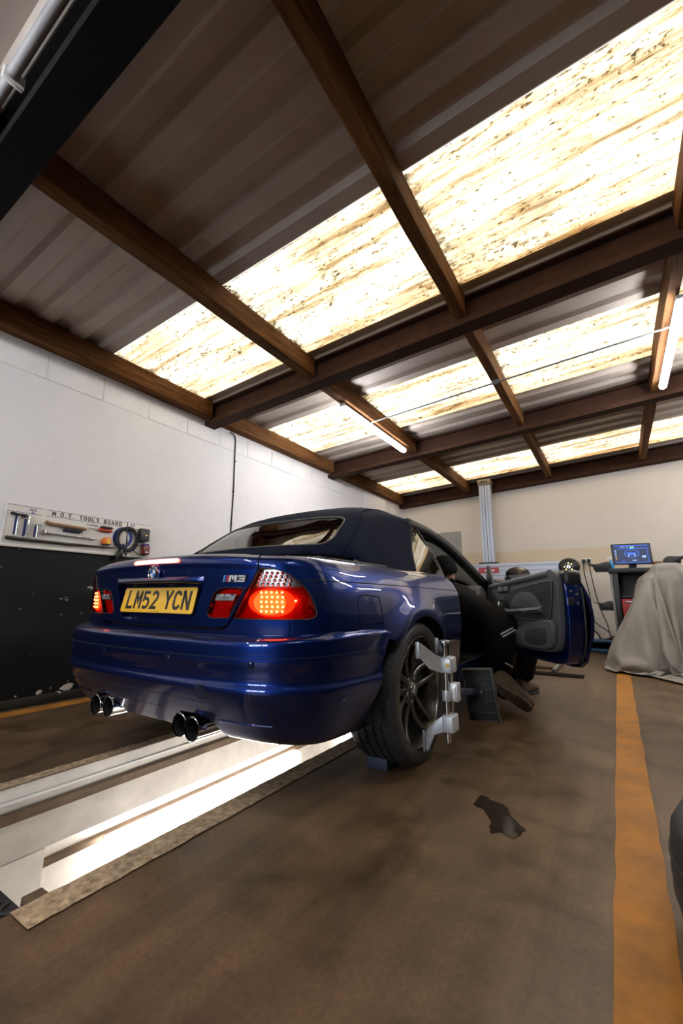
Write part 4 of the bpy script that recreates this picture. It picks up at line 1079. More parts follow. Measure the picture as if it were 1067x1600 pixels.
for x in (.32, -.32):
    q = MB(); q.box(x-.28, x+.28, .12, .52, .34, .52); q.build('rear_seat_cushion', M['seat'], car, bevel=.05, segs=3)
    q = MB(); q.cbox((x, .10, .72), (.54, .12, .46), Matrix.Rotation(.18, 3, 'X')); q.build('rear_seat_back', M['seat'], car, bevel=.05, segs=3)
    q = MB(); q.cbox((x, .07, 1.01), (.24, .08, .13)); q.build('rear_headrest', M['seat'], car, bevel=.035, segs=3)
# dashboard
prf = [(1.78, .60), (1.74, .66), (1.73, .76), (1.745, .855), (1.80, .885), (2.05, .89), (2.12, .86), (2.12, .58), (1.90, .52)]
q = MB(); q.prism(prf, lambda a, b, h: (h, a, b), -.74, .70); da = q.build('dashboard', M['dash'], car, bevel=.015)
for x in (.57, .10, -.10, -.57):
    q = MB(); q.cbox((x, 1.732, .80), (.115, .03, .065)); v_ = q.build('air_vent', M['trim_black'], da, bevel=.008)
    for k in range(3):
        q = MB(); q.cbox((x, 1.716, .785+.015*k), (.10, .006, .004)); q.build('vent_slat', M['grey_plastic'], v_)
q = MB(); q.cbox((.57, 1.738, .70), (.12, .02, .05)); q.build('light_switch_panel', M['trim_black'], da, bevel=.006)
q = MB(); q.cbox((0, 1.74, .66), (.22, .03, .18)); q.build('centre_stack', M['trim_black'], da, bevel=.01)
sw = bpy.data.objects.new('steering_wheel', None); COL.objects.link(sw); sw.parent = car; sw.location = (.36, 1.50, .78); sw.rotation_euler = (math.radians(65), 0, 0)
q = MB(); rg = [[Vector((math.cos(a)*(.185+.014*math.cos(b)), math.sin(a)*(.185+.014*math.cos(b)), .014*math.sin(b))) for b in [2*PI*j/10 for j in range(10)]] for a in [2*PI*i/36 for i in range(36)]]
q.grid(rg, closed_u=True, closed_v=True); q.build('wheel_rim', M['trim_black'], sw, smooth=60)
q = MB(); q.lathe([(.07, -.03), (.07, .01), (.05, .025), (.0001, .03)], (0, 0, 0), (0, 0, 1), 24); q.build('wheel_hub', M['trim_black'], sw, smooth=50)
for a in (0, 180, 270):
    q = MB(); d = Vector((math.cos(math.radians(a)), math.sin(math.radians(a)), 0)); q.bar(d*.05, d*.18, .035, .012, up=(0, 0, 1)); q.build('wheel_spoke', M['grey_plastic'], sw, bevel=.004)
q = MB(); q.tube([(.36, 1.52, .77), (.36, 1.80, .66)], .035, 10); q.build('steering_column', M['trim_black'], car, smooth=60)
q = MB(); q.box(-.10, .10, .75, 1.78, .31, .50); q.build('centre_tunnel', M['trim_black'], car, bevel=.03)
q = MB(); q.box(-.74, .72, 2.125, 2.15, .28, .87); q.build('firewall', M['trim_black'], car)
# door frame on the open side
q = MB(); q.box(.735, .80, .66, 2.06, .265, .325); q.build('door_sill', M['trim_black'], car, bevel=.012)
q = MB(); q.box(.66, .79, 2.02, 2.12, .28, .88); q.build('hinge_pillar', M['trim_black'], car, bevel=.015)
q = MB(); q.box(.72, .80, .62, .68, .27, .89); q.build('lock_pillar', M['trim_black'], car, bevel=.012)

# ------------------------------------------------------------------ open door
HX, HY, TH = .845, 2.035, math.radians(32)
door = bpy.data.objects.new('door', None); COL.objects.link(door); door.parent = car; door.location = (HX, HY, 0); door.rotation_euler = (0, 0, TH); door['label'] = 'open driver side door with grey inner trim'
DO = [(-.03, .375), (-.02, .60), (-.02, .885), (-.30, .900), (-.75, .908), (-1.20, .915), (-1.315, .915), (-1.352, .86), (-1.364, .75), (-1.362, .62), (-1.345, .53), (-1.315, .44), (-1.27, .388), (-1.17, .372), (-1.02, .366), (-.6, .362)]
T4 = Matrix.Translation((-HX, -HY, 0))
DR = [(2.258, .46), (2.280, .40), (2.33, .366), (2.42, .356), (3.56, .356), (3.565, .60), (3.56, .93), (3.50, .99), (2.30, .995), (2.228, .93), (2.226, .82), (2.214, .70), (2.228, .55)]
panel('door_skin', BODY, DR, M['paint'], door, step=(.04, .03), thick=.02, xf=T4)
pd_ = lambda poly, x0, x1, nm, mtl, bev=.006, sg=2, par=None: (lambda q: q.build(nm, mtl, par or door, bevel=bev, segs=sg))(MB().prism(poly, lambda a, b, h: (h, a, b), x0, x1))
pd_(DO, -.115, -.015, 'door_shell', M['paint'], .012, 3)
pd_([(-.10, .880), (-1.30, .900), (-1.355, .915), (-1.29, .945), (-.10, .905)], -.10, -.02, 'door_belt', M['trim_black'], .012)
CARD = smooth_poly([(-.06, .42), (-.05, .62), (-.06, .84), (-.12, .885), (-.60, .905), (-1.00, .922), (-1.24, .938), (-1.300, .930), (-1.328, .88), (-1.333, .80), (-1.328, .70), (-1.312, .57), (-1.28, .49), (-1.22, .452), (-.97, .432), (-.5, .420), (-.12, .415)], 3)
pd_(CARD, -.150, -.112, 'door_card', M['grey_trim'], .016, 3)
q = MB(); q.tube(catmull([(-.128, -.10, .870), (-.135, -.60, .893), (-.130, -1.22, .922)], 6), .028, 10); q.build('door_top_roll', M['grey_trim'], door, smooth=60)
INS = smooth_poly([(-.415, .66), (-.430, .70), (-.482, .777), (-.671, .832), (-.96, .860), (-1.25, .878), (-1.285, .865), (-1.275, .80), (-1.235, .68), (-1.20, .650), (-1.006, .634), (-.633, .630), (-.47, .640)], 3)
pd_(INS, -.160, -.149, 'door_insert', M['grey_trim2'])
INP = resample(INS, (.03, .02)); q = MB(); q.tube([(-.158, a, b) for a, b in INP] + [(-.158, *INP[0])], .0045, 6); q.build('insert_piping', M['grey_trim'], door, smooth=60)
pd_(smooth_poly([(-.66, .705), (-.665, .765), (-.75, .805), (-.86, .818), (-.97, .812), (-1.05, .785), (-1.11, .735), (-1.12, .712)], 3), -.170, -.159, 'door_bolster', M['grey_trim'])
q = MB(); q.tube(catmull([(-.165, -1.15, .700), (-.195, -1.00, .690), (-.205, -.80, .680), (-.200, -.62, .672), (-.175, -.52, .680)], 6), [.020]*25, 10); q.build('armrest', M['grey_trim'], door, smooth=60)
q = MB(); q.tube(catmull([(-.168, -.500, .762), (-.185, -.470, .755), (-.200, -.462, .735), (-.205, -.490, .702), (-.205, -.55, .680), (-.205, -.62, .672)], 6), .011, 10); q.build('pull_handle', M['chrome'], door, smooth=60)
q = MB(); q.tube(catmull([(-.215, -.62, .668), (-.222, -.83, .676), (-.212, -1.00, .688), (-.185, -1.14, .700)], 5), .0065, 8); q.build('armrest_trim', M['chrome'], door, smooth=60)
q = MB(); q.cbox((-.168, -.53, .735), (.014, .06, .055)); q.build('release_lever', M['trim_black'], door, bevel=.006)
pd_(smooth_poly([(-.62, .45), (-.68, .52), (-.78, .565), (-.909, .605), (-1.10, .630), (-1.26, .642), (-1.295, .60), (-1.28, .53), (-1.235, .475), (-1.10, .455), (-.80, .445)], 3), -.185, -.149, 'door_pocket', M['grey_trim'], .018, 3)
pd_(smooth_poly([(-.90, .49), (-.91, .545), (-1.00, .572), (-1.12, .585), (-1.20, .583), (-1.21, .53), (-1.17, .492), (-1.02, .478)], 3), -.190, -.184, 'speaker_cover', M['grey_trim2'], .004)
vt = pd_([(a-.46, b+.848) for a, b in rrect(.27, .058, .026)], -.156, -.149, 'tweeter_surround', M['trim_black'], .005)
for k in (0, 1): pd_([(a-.395-.125*k, b+.848) for a, b in rrect(.095, .038, .012)], -.160, -.155, 'tweeter_grille', M['grey_plastic'], .003, 2, vt)
for xb, zb in ((-.085, .812), (-.050, .795), (-.050, .742)):
    q = MB(); q.lathe([(.010, 0), (.009, .004), (.0001, .005)], (xb, -1.361, zb), (0, -1, 0), 12); q.build('latch_bolt', M['chrome'], door, smooth=50)
q = MB(); q.cbox((-.088, -1.357, .755), (.040, .016, .05)); q.build('door_latch', M['trim_black'], door, bevel=.005)
q = MB(); q.tube(catmull([(-.020, -1.31, .905), (-.018, -1.358, .82), (-.018, -1.366, .65), (-.018, -1.342, .50), (-.02, -1.275, .385)], 5), .007, 8); q.build('door_seal', M['trim_black'], door, smooth=60)
q = MB(); q.cbox((-.06, -1.30, .893), (.11, .13, .10)); q.build('door_end_cap', M['trim_black'], door, bevel=.03, segs=3)
pd_([(.06, .90), (.01, 1.065), (-.015, 1.07), (-.115, .895)], -.125, -.095, 'mirror_sail', M['trim_black'], .004)
# mirror: egg-shaped housing with its glass facing rearwards
def egg(n, sx, sy, sz, c):
    P = []
    for i in range(n+1):
        t = i/n; y = sy*(1-t)**1.0; k = math.sqrt(max(0, 1-(1-t)**2)) if i else 0.0
        P.append([(c[0]+sx*math.sqrt(max(0, 1-(1-t)**2))*math.cos(a), c[1]+sy*(1-t), c[2]+sz*math.sqrt(max(0, 1-(1-t)**2))*math.sin(a)*(1.08 if math.sin(a) > 0 else .92)) for a in [2*PI*j/28 for j in range(28)]])
    return P
mc = (.105, -.135, .985)
eg = egg(10, .108, .085, .062, mc); q = MB(); q.grid(eg, closed_v=True); mh = q.build('mirror_housing', M['trim_black'], door, smooth=70)
q = MB(); q.grid([[(mc[0]+(x-mc[0])*k, y-.002*(1-k), mc[2]+(z-mc[2])*k) for x, y, z in eg[-1]] for k in (1.0, .97, .93)], closed_v=True); q.build('mirror_rim', M['trim_black'], mh)
q = MB(); q.grid([[(mc[0]+(x-mc[0])*k, mc[1]-.012-.004*(1-k)+(z-mc[2])*k*.17, mc[2]+(z-mc[2])*k) for x, y, z in eg[-1]] for k in (.93, .6, .3, .01)], closed_v=True); q.build('mirror_glass', mat('mirror_glass', (.8, .82, .84), .03, 1, .01, 5), mh, smooth=60)
q = MB(); q.bar((.0, -.10, .945), (.06, -.11, .96), .06, .04); q.build('mirror_arm', M['trim_black'], door, bevel=.01)

# ------------------------------------------------------------------ wheels
def make_wheel():
    w = bpy.data.objects.new('wheel', None); COL.objects.link(w); w.parent = car
    R0 = WR; hw = .128           # local axis: +X is the outer face
    pr = [(.2495, hw-.016), (.262, hw-.004), (.285, hw+.004), (.304, hw), (.317, hw-.014), (.3245, hw-.030), (.3275, hw-.055), (.328, 0), (.3275, -hw+.055), (.3245, -hw+.03), (.317, -hw+.014), (.304, -hw), (.262, -hw+.004), (.2495, -hw+.016)]
    # tread with grooves: insert groove steps
    gr = [(-.062, .007), (-.022, .009), (.022, .009), (.062, .007)]
    tread = []
    for x, wd in sorted(gr, reverse=True):
        tread += [(.328, x+wd/2+.001), (.3215, x+wd/2), (.3215, x-wd/2), (.328, x-wd/2-.001)]
    pr = pr[:7] + tread + pr[8:]
    n = 120; q = MB()
    V = []; F = []
    for i, (r, h) in enumerate(pr):
        for k in range(n):
            a = 2*PI*k/n
            V.append((h, r*math.cos(a), r*math.sin(a)))
    m_ = len(pr)
    for i in range(m_-1):
        for k in range(n): F.append((i*n+k, i*n+(k+1) % n, (i+1)*n+(k+1) % n, (i+1)*n+k))
    q.add(V, F); q.build('tyre', M['tyre'], w, smooth=35)
    # shoulder sipes: thin dark slots as small raised lug edges
    q = MB()
    for k in range(64):
        a = 2*PI*k/64
        for s_ in (1, -1):
            for (x0, x1, da_) in ((s_*.068, s_*.108, .0), (s_*.026, s_*.056, .05)):
                c0 = Vector((x0, math.cos(a+da_)*.3284, math.sin(a+da_)*.3284)); c1 = Vector((x1, math.cos(a+da_+.035)*(.3284 if abs(x1) < .09 else .3225), math.sin(a+da_+.035)*(.3284 if abs(x1) < .09 else .3225)))
                q.bar(c0, c1, .0026, .0012, up=(0, math.cos(a), math.sin(a)))
    o = q.build('tread_sipes', M['gap'], w); o['kind'] = 'stuff'
    q = MB(); q.lathe([(.2525, hw-.010), (.2525, hw-.018), (.244, hw-.022), (.238, hw-.040), (.232, hw-.075), (.226, -.02), (.230, -hw+.03), (.246, -hw+.018), (.252, -hw+.012)], (0, 0, 0), (1, 0, 0), 72, cap=False); rm = q.build('rim_barrel', M['rim'], w, smooth=40)
    q = MB(); q.lathe([(.2535, hw-.020), (.2535, hw-.008), (.2485, hw-.0065), (.2455, hw-.010), (.2440, hw-.020)], (0, 0, 0), (1, 0, 0), 96, cap=False); q.build('rim_lip', M['rim_lip'], w, smooth=40)
    # five pairs of curved spokes
    proto = None
    for k in range(5):
        for s_ in (-1, 1):
            q = MB(); P = []
            for i in range(13):
                t = i/12; r = .040 + (.243-.040)*t
                x = hw-.060 - .012*math.sin(PI*min(1, t*1.1))*1.0 + .030*t**2.2
                off_ = s_*(.020 + .016*t + .012*math.sin(PI*t)); wd = (.0165 - .007*t + .004*t**4); dp = .030 - .010*t
                ring = [(x, r, off_-wd), (x+.006, r, off_-wd*.55), (x+.006, r, off_+wd*.55), (x, r, off_+wd), (x-dp, r, off_+wd*.8), (x-dp, r, off_-wd*.8)]
                a = 2*PI*k/5 + .30; P.append([(px2, ry*math.cos(a)-rz2*math.sin(a), ry*math.sin(a)+rz2*math.cos(a)) for px2, ry, rz2 in ring])
            q.grid(P, closed_v=True); q.add(P[-1], [tuple(range(6))]); q.build('spoke', M['rim'], w, bevel=0, smooth=50)
    q = MB(); q.lathe([(.075, hw-.10), (.072, hw-.066), (.060, hw-.060), (.040, hw-.058), (.036, hw-.052), (.0001, hw-.051)], (0, 0, 0), (1, 0, 0), 40, cap=False); q.build('hub', M['rim'], w, smooth=40)
    for k in range(5):
        a = 2*PI*(k+.5)/5 + .30; c = Vector((hw-.066, .056*math.cos(a), .056*math.sin(a))); q = MB(); q.lathe([(.011, 0), (.011, .010), (.009, .013), (.0001, .013)], c, (1, 0, 0), 8); q.build('wheel_bolt', M['steel'], w, smooth=40)
    q = MB(); q.lathe([(.165, -.012), (.165, .008), (.07, .008), (.07, -.012)], (0, 0, 0), (1, 0, 0), 56, cap=False, closed=True); q.build('brake_disc', M['disc'], w, smooth=40)
    q = MB()
    A = [(-.05, .10+.07*j, 0) for j in range(2)]
    pts = [(r*math.cos(a), r*math.sin(a)) for r in (.09, .175) for a in ([math.radians(150+10*i) for i in range(7)] if r == .09 else [math.radians(210-10*i) for i in range(7)])]
    q.prism(pts, lambda a, b, h: (h, a, b), -.04, .045); q.build('brake_caliper', M['steel'], w, bevel=.008)
    return w
wheel = make_wheel()
rc = roundel('wheel_cap', (.128-.049, 0, 0), (1, 0, 0), .033, wheel)
for k_ in list(rc.children): k_.parent = wheel
def copy_tree(o, parent=None):
    c = o.copy(); COL.objects.link(c)
    if parent is not None: c.parent = parent
    for ch in o.children: copy_tree(ch, c)
    return c
wheel.location = (.752, 0, WR); wheel.rotation_euler = (.0, 0, 0)
for (x, y, rzz) in ((-.752, 0, PI), (.762, WB, 0), (-.762, WB, PI)):
    w2 = copy_tree(wheel, car); w2.location = (x, y, WR); w2.rotation_euler = (.4, 0, rzz)
# wheel housings
for y in (0, WB):
    for s_ in (1, -1):
        P = [[(s_*x, y + .375*math.cos(a), WR+.375*math.sin(a)) for a in [math.radians(-12+204*j/20) for j in range(21)]] for x in (.50, .845)]
        q = MB(); q.grid(P); q.build('wheel_arch_liner', M['gap'], car, smooth=60)
        q = MB(); q.add([(s_*.50, y, WR-.07)] + [(s_*.50, y+.38*math.cos(a), WR+.38*math.sin(a)) for a in [math.radians(-10+200*j/24) for j in range(25)]], [(0, j+1, j+2) for j in range(24)]); q.build('wheel_well', M['gap'], car)
# ================================================================== WHEEL CLAMP AND TARGET
M['cast_alu'] = mat('pale_cast_aluminium', (.60, .62, .66), .42, .45, .1, 40, .08, 160)
M['blue_plastic'] = mat('dark_blue_rubber', (.018, .028, .055), .6, 0, .2, 20, .15, 80)
t = thing('wheel_clamp', 'silver wheel alignment clamp with black target on the rear wheel', 'wheel clamp', (0, 0, 0))
q = MB(); q.tube([(1.0, 0, .115), (1.0, 0, .545)], .0115, 16); q.build('main_rod', M['chrome'], t, smooth=50)
q = MB(); q.tube([(1.012, .042, .150), (1.012, .042, .560)], .008, 14); q.build('guide_rod', M['chrome'], t, smooth=50)
q = MB(); q.lathe([(.010, -.012), (.010, 0), (.024, .001), (.025, .004), (.025, .012), (.022, .016), (.0001, .017)], (1.0, 0, .553), (0, 0, 1), 24); q.build('clamp_knob', M['alu'], t, smooth=40)
q = MB(); q.lathe([(.011, 0), (.011, .006), (.0001, .006)], (1.012, .042, .558), (0, 0, 1), 14); q.build('rod_cap', M['alu'], t, smooth=40)
def arm_plate(nm, pts, thick_dir, th):
    """a cast arm: closed outline given in 3D, thickened along thick_dir"""
    d = Vector(thick_dir).normalized()*th/2; n = len(pts); P = [Vector(p) for p in pts]
    q = MB(); q.add([p-d for p in P] + [p+d for p in P], [tuple(range(n))[::-1], tuple(range(n, 2*n))] + [(i, (i+1) % n, n+(i+1) % n, n+i) for i in range(n)]); return q.build(nm, M['cast_alu'], t, bevel=.003, segs=2)
# upper head: block on the rods, two arms up to the rim
q = MB(); q.box(.978, 1.036, -.020, .062, .418, .492); q.build('upper_block', M['cast_alu'], t, bevel=.010, segs=3)
for s_ in (-1, 1):
    y1 = s_*.125; yb = -.014 if s_ < 0 else .056
    arm_plate('upper_arm', [(.990, yb, .418), (.990, yb, .490), (.962, yb+(y1-yb)*.35, .508), (.922, y1, .562), (.916, y1, .505), (.950, yb+(y1-yb)*.50, .440)], (.35, s_*-.25+.9*0, .0) if False else (0.6, .8*s_*-1, 0), .016)
    q = MB(); q.bar((.912, y1, .490), (.912, y1, .566), .012, .020, up=(1, 0, 0)); q.build('jaw', M['cast_alu'], t, bevel=.004)
    q = MB(); q.tube([(.87, y1, .553), (.925, y1, .553)], .0035, 8); q.build('jaw_pin', M['chrome'], t, smooth=50)
q = MB(); q.box(.976, 1.034, -.020, .062, .158, .235); q.build('lower_block', M['cast_alu'], t, bevel=.010, segs=3)
arm_plate('lower_arm', [(.985, -.008, .160), (.985, -.008, .232), (.945, -.008, .205), (.893, -.008, .150), (.893, -.008, .068), (.905, -.008, .066), (.938, -.008, .140)], (0, 1, 0), .018)
q = MB(); q.bar((.884, -.010, .060), (.884, -.010, .152), .014, .012, up=(1, 0, 0)); q.build('jaw', M['cast_alu'], t, bevel=.004)
q = MB(); q.tube([(.862, -.010, .072), (.915, -.010, .072)], .0035, 8); q.build('jaw_pin', M['chrome'], t, smooth=50)
q = MB(); q.lathe([(.020, 0), (.021, .004), (.021, .040), (.020, .044)], (1.0, 0, .296), (0, 0, 1), 24); q.build('centre_collar', M['cast_alu'], t, smooth=40)
q = MB(); q.box(1.000, 1.046, .018, .070, .290, .372); mb_ = q.build('centre_block', M['cast_alu'], t, bevel=.004)
q = MB(); q.box(1.008, 1.038, .012, .019, .300, .360); q.build('block_plate', M['badge_white'], t, bevel=.002)
q = MB(); q.prism([(0, .012), (.011, -.008), (-.011, -.008)], lambda a, b, h: (1.018+a, -.0205+h, .458+b), -.001, .0); q.build('warning_mark', M['plate_yellow'], t)
q = MB(); q.bar((1.03, .045, .330), (1.068, .262, .300), .022, .028); q.build('target_arm', M['blue_plastic'], t, bevel=.003)
for k in range(3):
    q = MB(); q.lathe([(.004, 0), (.004, .002)], (1.020+.006*k, .08+.03*k, .327-.004*k), (-1, 0, 0), 8); q.build('arm_hole', M['gap'], t)
# target panel (its ribbed back faces the camera)
TX = Matrix.Translation((1.078, .285, .282)) @ Matrix.Rotation(math.radians(-4), 4, 'Z') @ Matrix.Rotation(math.radians(-6), 4, 'Y')
M['tgt'] = mat('dusty_black_target', (.014, .013, .013), .6, 0, .4, 30, .1, 60, spec=.3)
def tb(nm, mtl, *b, bev=.002): 
    q = MB(); q.box(*b); q.xf(TX); return q.build(nm, mtl, t, bevel=bev)
tb('target_panel', M['tgt'], -.077, .077, 0, .018, -.125, .125, bev=.004)
for a in (-.074, .001, .069): tb('target_rib', M['black_plastic'], a, a+.004, -.008, .001, -.122, .122, bev=.001)
for b in (-.122, -.085, -.030, .024, .072, .118): tb('target_rib', M['black_plastic'], -.074, .074, -.008, .001, b, b+.004, bev=.001)
tb('target_stem', M['black_plastic'], -.09, .02, -.012, .002, .002, .022)
tb('target_edge', M['trim_black'], .070, .080, -.010, .022, -.128, .128)
tb('target_edge', mat('dusty_black_plastic', (.07, .058, .045), .7, 0, .3, 40), -.080, .072, -.010, .022, .118, .128)

# chock
q = MB(); q.prism([(0, 0), (.155, 0), (.12, .050), (.045, .058), (.0, .052)], lambda a, b, h: (h, -.185+a, b), .668, .775)
tag(q.build('wheel_chock', M['blue_plastic'], bevel=.006), 'dark blue rubber chock wedged behind the rear tyre', 'chock')

# ================================================================== MECHANIC
M['workwear'] = fabric_mat('black_work_clothes', (.007, .007, .008), (.016, .015, .015), 260)
M['skin'] = mat('skin', (.42, .22, .15), .55, 0, .1, 20)
M['boot'] = mat('scuffed_brown_boot', (.11, .075, .050), .75, 0, .35, 25, .3, 90)
M['reflect'] = mat('silver_reflective_tape', (.72, .76, .86), .4, .2, .04, 40)
per = thing('person', 'person in black work clothes crouching at the open door, leaning into the car', 'person', (.95, 1.4, 0))
J = {'pelvis': (1.000, 1.40, .555, .140), 'belly': (.88, 1.41, .630, .128), 'chest': (.70, 1.41, .715, .150), 'upper': (.625, 1.40, .80, .115), 'neck': (.575, 1.385, .890, .058), 'skull': (.545, 1.37, .985, .080), 'crown': (.530, 1.365, 1.055, .065),
     'shR': (.66, 1.55, .79, .080), 'elR': (.52, 1.74, .66, .055), 'wrR': (.36, 1.80, .74, .038), 'haR': (.29, 1.80, .77, .030),
     'shL': (.585, 1.24, .79, .080), 'elL': (.42, 1.22, .62, .055), 'wrL': (.32, 1.42, .66, .038), 'haL': (.28, 1.49, .68, .030),
     'hipR': (1.055, 1.52, .520, .125), 'knR': (1.095, 1.74, .445, .096), 'shinR': (1.045, 1.82, .26, .082), 'anR': (1.010, 1.87, .115, .068),
     'hipL': (.95, 1.31, .50, .120), 'knL': (.885, 1.52, .115, .092), 'shinL': (.955, 1.34, .135, .080), 'anL': (1.005, 1.19, .140, .058)}
ED_ = [('pelvis', 'belly'), ('belly', 'chest'), ('chest', 'upper'), ('upper', 'neck'), ('neck', 'skull'), ('skull', 'crown'), ('upper', 'shR'), ('shR', 'elR'), ('elR', 'wrR'), ('wrR', 'haR'), ('upper', 'shL'), ('shL', 'elL'), ('elL', 'wrL'), ('wrL', 'haL'),
       ('pelvis', 'hipR'), ('hipR', 'knR'), ('knR', 'shinR'), ('shinR', 'anR'), ('pelvis', 'hipL'), ('hipL', 'knL'), ('knL', 'shinL'), ('shinL', 'anL')]
# five fingers on each hand
for s_, w in (('R', Vector((-.07, .0, .02))), ('L', Vector((-.05, .06, .02)))):
    h0 = Vector(J['ha'+s_][:3]); d = w.normalized(); sd = d.cross(Vector((0, 0, 1))).normalized()
    for k, (off_, ln) in enumerate(((-.030, .055), (-.016, .075), (-.002, .082), (.012, .076), (.025, .060))):
        a = h0 + sd*off_ + d*(.02 if k else -.005); b_ = a + d*ln*.55 + sd*(-.02 if k == 0 else 0) + Vector((0, 0, -.006)); c_ = b_ + d*ln*.4 + Vector((0, 0, -.022))
        for nm, p in (('a', a), ('b', b_), ('c', c_)): J['f%s%d%s' % (s_, k, nm)] = (*p, .0095)
        ED_ += [('ha'+s_, 'f%s%da' % (s_, k)), ('f%s%da' % (s_, k), 'f%s%db' % (s_, k)), ('f%s%db' % (s_, k), 'f%s%dc' % (s_, k))]
kk = list(J); me = bpy.data.meshes.new('body')
PO = Vector((.95, 1.4, 0))
me.from_pydata([tuple(Vector(J[k][:3])-PO) for k in kk], [(kk.index(a), kk.index(b)) for a, b in ED_], [])
body = link('body', me, per)
sk = body.modifiers.new('skin', 'SKIN'); sk.use_smooth_shade = True
for i, k in enumerate(kk):
    r = J[k][3]; me.skin_vertices[0].data[i].radius = (r, r)
me.skin_vertices[0].data[0].use_root = True
sb = body.modifiers.new('sub', 'SUBSURF'); sb.levels = 2; sb.render_levels = 2
dg = bpy.context.evaluated_depsgraph_get(); bm_ = bpy.data.meshes.new_from_object(body.evaluated_get(dg))
body.modifiers.clear(); body.data = bm_; bpy.data.meshes.remove(me); bm_.name = 'body'
bm_.materials.clear(); bm_.materials.append(M['workwear']); bm_.materials.append(M['skin'])
# folds in the cloth, then skin where there is none
rnd = random.Random(3)
from mathutils import noise as mnoise
for v in bm_.vertices:
    w = v.co + PO
    if w.z < .86 and w.x > .34:
        n1 = mnoise.noise(Vector((w.x*16, w.y*13, w.z*26))); n2 = mnoise.noise(Vector((w.x*34, w.y*30, w.z*46)))
        v.co += v.normal*(.010*n1 + .005*n2)
for p in bm_.polygons:
    c = p.center + PO
    p.material_index = 1 if (c.z > .925 and c.x < .70) or (c.x < .345) else 0
bm_.shade_smooth()
def loc(p): return tuple(Vector(p)-PO)
# knitted cap over the head
q = MB(); hc = Vector((.537, 1.366, 1.018)); ax = Vector((-.12, -.05, .5)).normalized()
q.lathe([(.094, -.062), (.104, -.050), (.108, -.005), (.104, .025), (.090, .062), (.062, .090), (.028, .104), (.0001, .107)], hc-PO, ax, 28, cap=False); q.build('knitted_cap', M['workwear'], per, smooth=70)
# face: ears, nose, brow ridge, eyes
fd = Vector((-.75, .62, -.15)).normalized(); sdv = fd.cross(ax).normalized(); hc2 = Vector((.545, 1.37, .965))
q = MB(); q.tube([loc(hc2+fd*.078+ax*.02), loc(hc2+fd*.100-ax*.012), loc(hc2+fd*.080-ax*.02)], [.009, .013, .008], 8); q.build('nose', M['skin'], per, smooth=70)
for s_ in (-1, 1):
    c = hc2 + sdv*s_*.080; q = MB(); q.lathe([(.0001, -.006), (.016, -.004), (.024, 0), (.016, .006), (.0001, .004)], loc(c), sdv*s_, 14, cap=False); q.build('ear', M['skin'], per, smooth=70)
    c = hc2 + fd*.074 + sdv*s_*.030 + ax*.016; q = MB(); q.lathe([(.0001, -.010), (.010, -.005), (.011, 0), (.007, .006), (.0001, .009)], loc(c), fd, 10, cap=False); q.build('eye', M['badge_white'], per, smooth=70)
q = MB(); q.tube([loc(hc2+fd*.072-sdv*.024-ax*.045), loc(hc2+fd*.080-ax*.046), loc(hc2+fd*.072+sdv*.024-ax*.045)], .006, 6); q.build('mouth', mat('lips', (.35, .13, .10), .5), per, smooth=70)
# boots: planted right boot, kneeling left boot with its tread towards the camera
def boot_mesh(nm, M4_, lugs):
    P = []
    for i, (y, w, h0, h1) in enumerate(((-.105, .030, .02, .075), (-.095, .041, 0, .11), (-.06, .044, 0, .13), (-.01, .043, .0, .125), (.05, .047, .0, .095), (.11, .053, 0, .075), (.155, .050, .0, .062), (.185, .036, .006, .048), (.196, .018, .014, .036))):
        ring = []
        for k in range(14):
            a = 2*PI*k/14; cx, sz = math.cos(a), math.sin(a)
            ring.append((w*math.copysign(abs(cx)**.7, cx), y, (h0+h1)/2 + (h1-h0)/2*math.copysign(abs(sz)**.75, sz)))
        P.append(ring)
    q = MB(); q.grid(P, closed_v=True); q.add(P[0], [tuple(range(14))]); q.add(P[-1], [tuple(range(14))]); q.xf(M4_)
    o = q.build(nm, M['boot'], per, smooth=60)
    q = MB(); q.prism([(p[0], p[1]) for p in [(.038, -.10), (.046, -.05), (.040, 0), (.048, .06), (.054, .11), (.049, .16), (.030, .190), (0, .200), (-.030, .190), (-.049, .16), (-.054, .11), (-.048, .06), (-.040, 0), (-.046, -.05), (-.038, -.10), (0, -.112)]], lambda a, b, h: (a, b, h), -.016, .004); q.xf(M4_); q.build('boot_sole', M['black_rubber'] if not lugs else M['boot'], o, bevel=.004)
    if lugs:
        for j in range(12):
            for i in range(5):
                y = -.092 + .0245*j; x = -.036 + .018*i + (.009 if j % 2 else 0)
                if abs(x) > (.036 if y < .02 or y > .15 else .046): continue
                q = MB(); q.lathe([(.0085, 0), (.0085, -.006), (.006, -.009), (.0001, -.009)], (x, y, -.014), (0, 0, 1), 6, cap=False); q.xf(M4_); q.build('tread_lug', M['boot'], o)
    return o
Rt = Matrix.Translation(Vector((1.008, 1.885, .016))-PO) @ Matrix.Rotation(math.radians(-14), 4, 'Z')
boot_mesh('boot', Rt, False)
# kneeling boot: toe on the floor, heel up, sole turned to the rear
zx = Vector((.30, .80, .52)).normalized()         # boot "up" (away from the sole)
tw = Vector((.30, -.50, -.60)); tw = (tw - zx*tw.dot(zx)).normalized(); xw = tw.cross(zx)
Rm = Matrix((xw, tw, zx)).transposed().to_4x4(); Rm.translation = Vector((1.000, 1.165, .150))-PO
boot_mesh('boot', Rm, True)
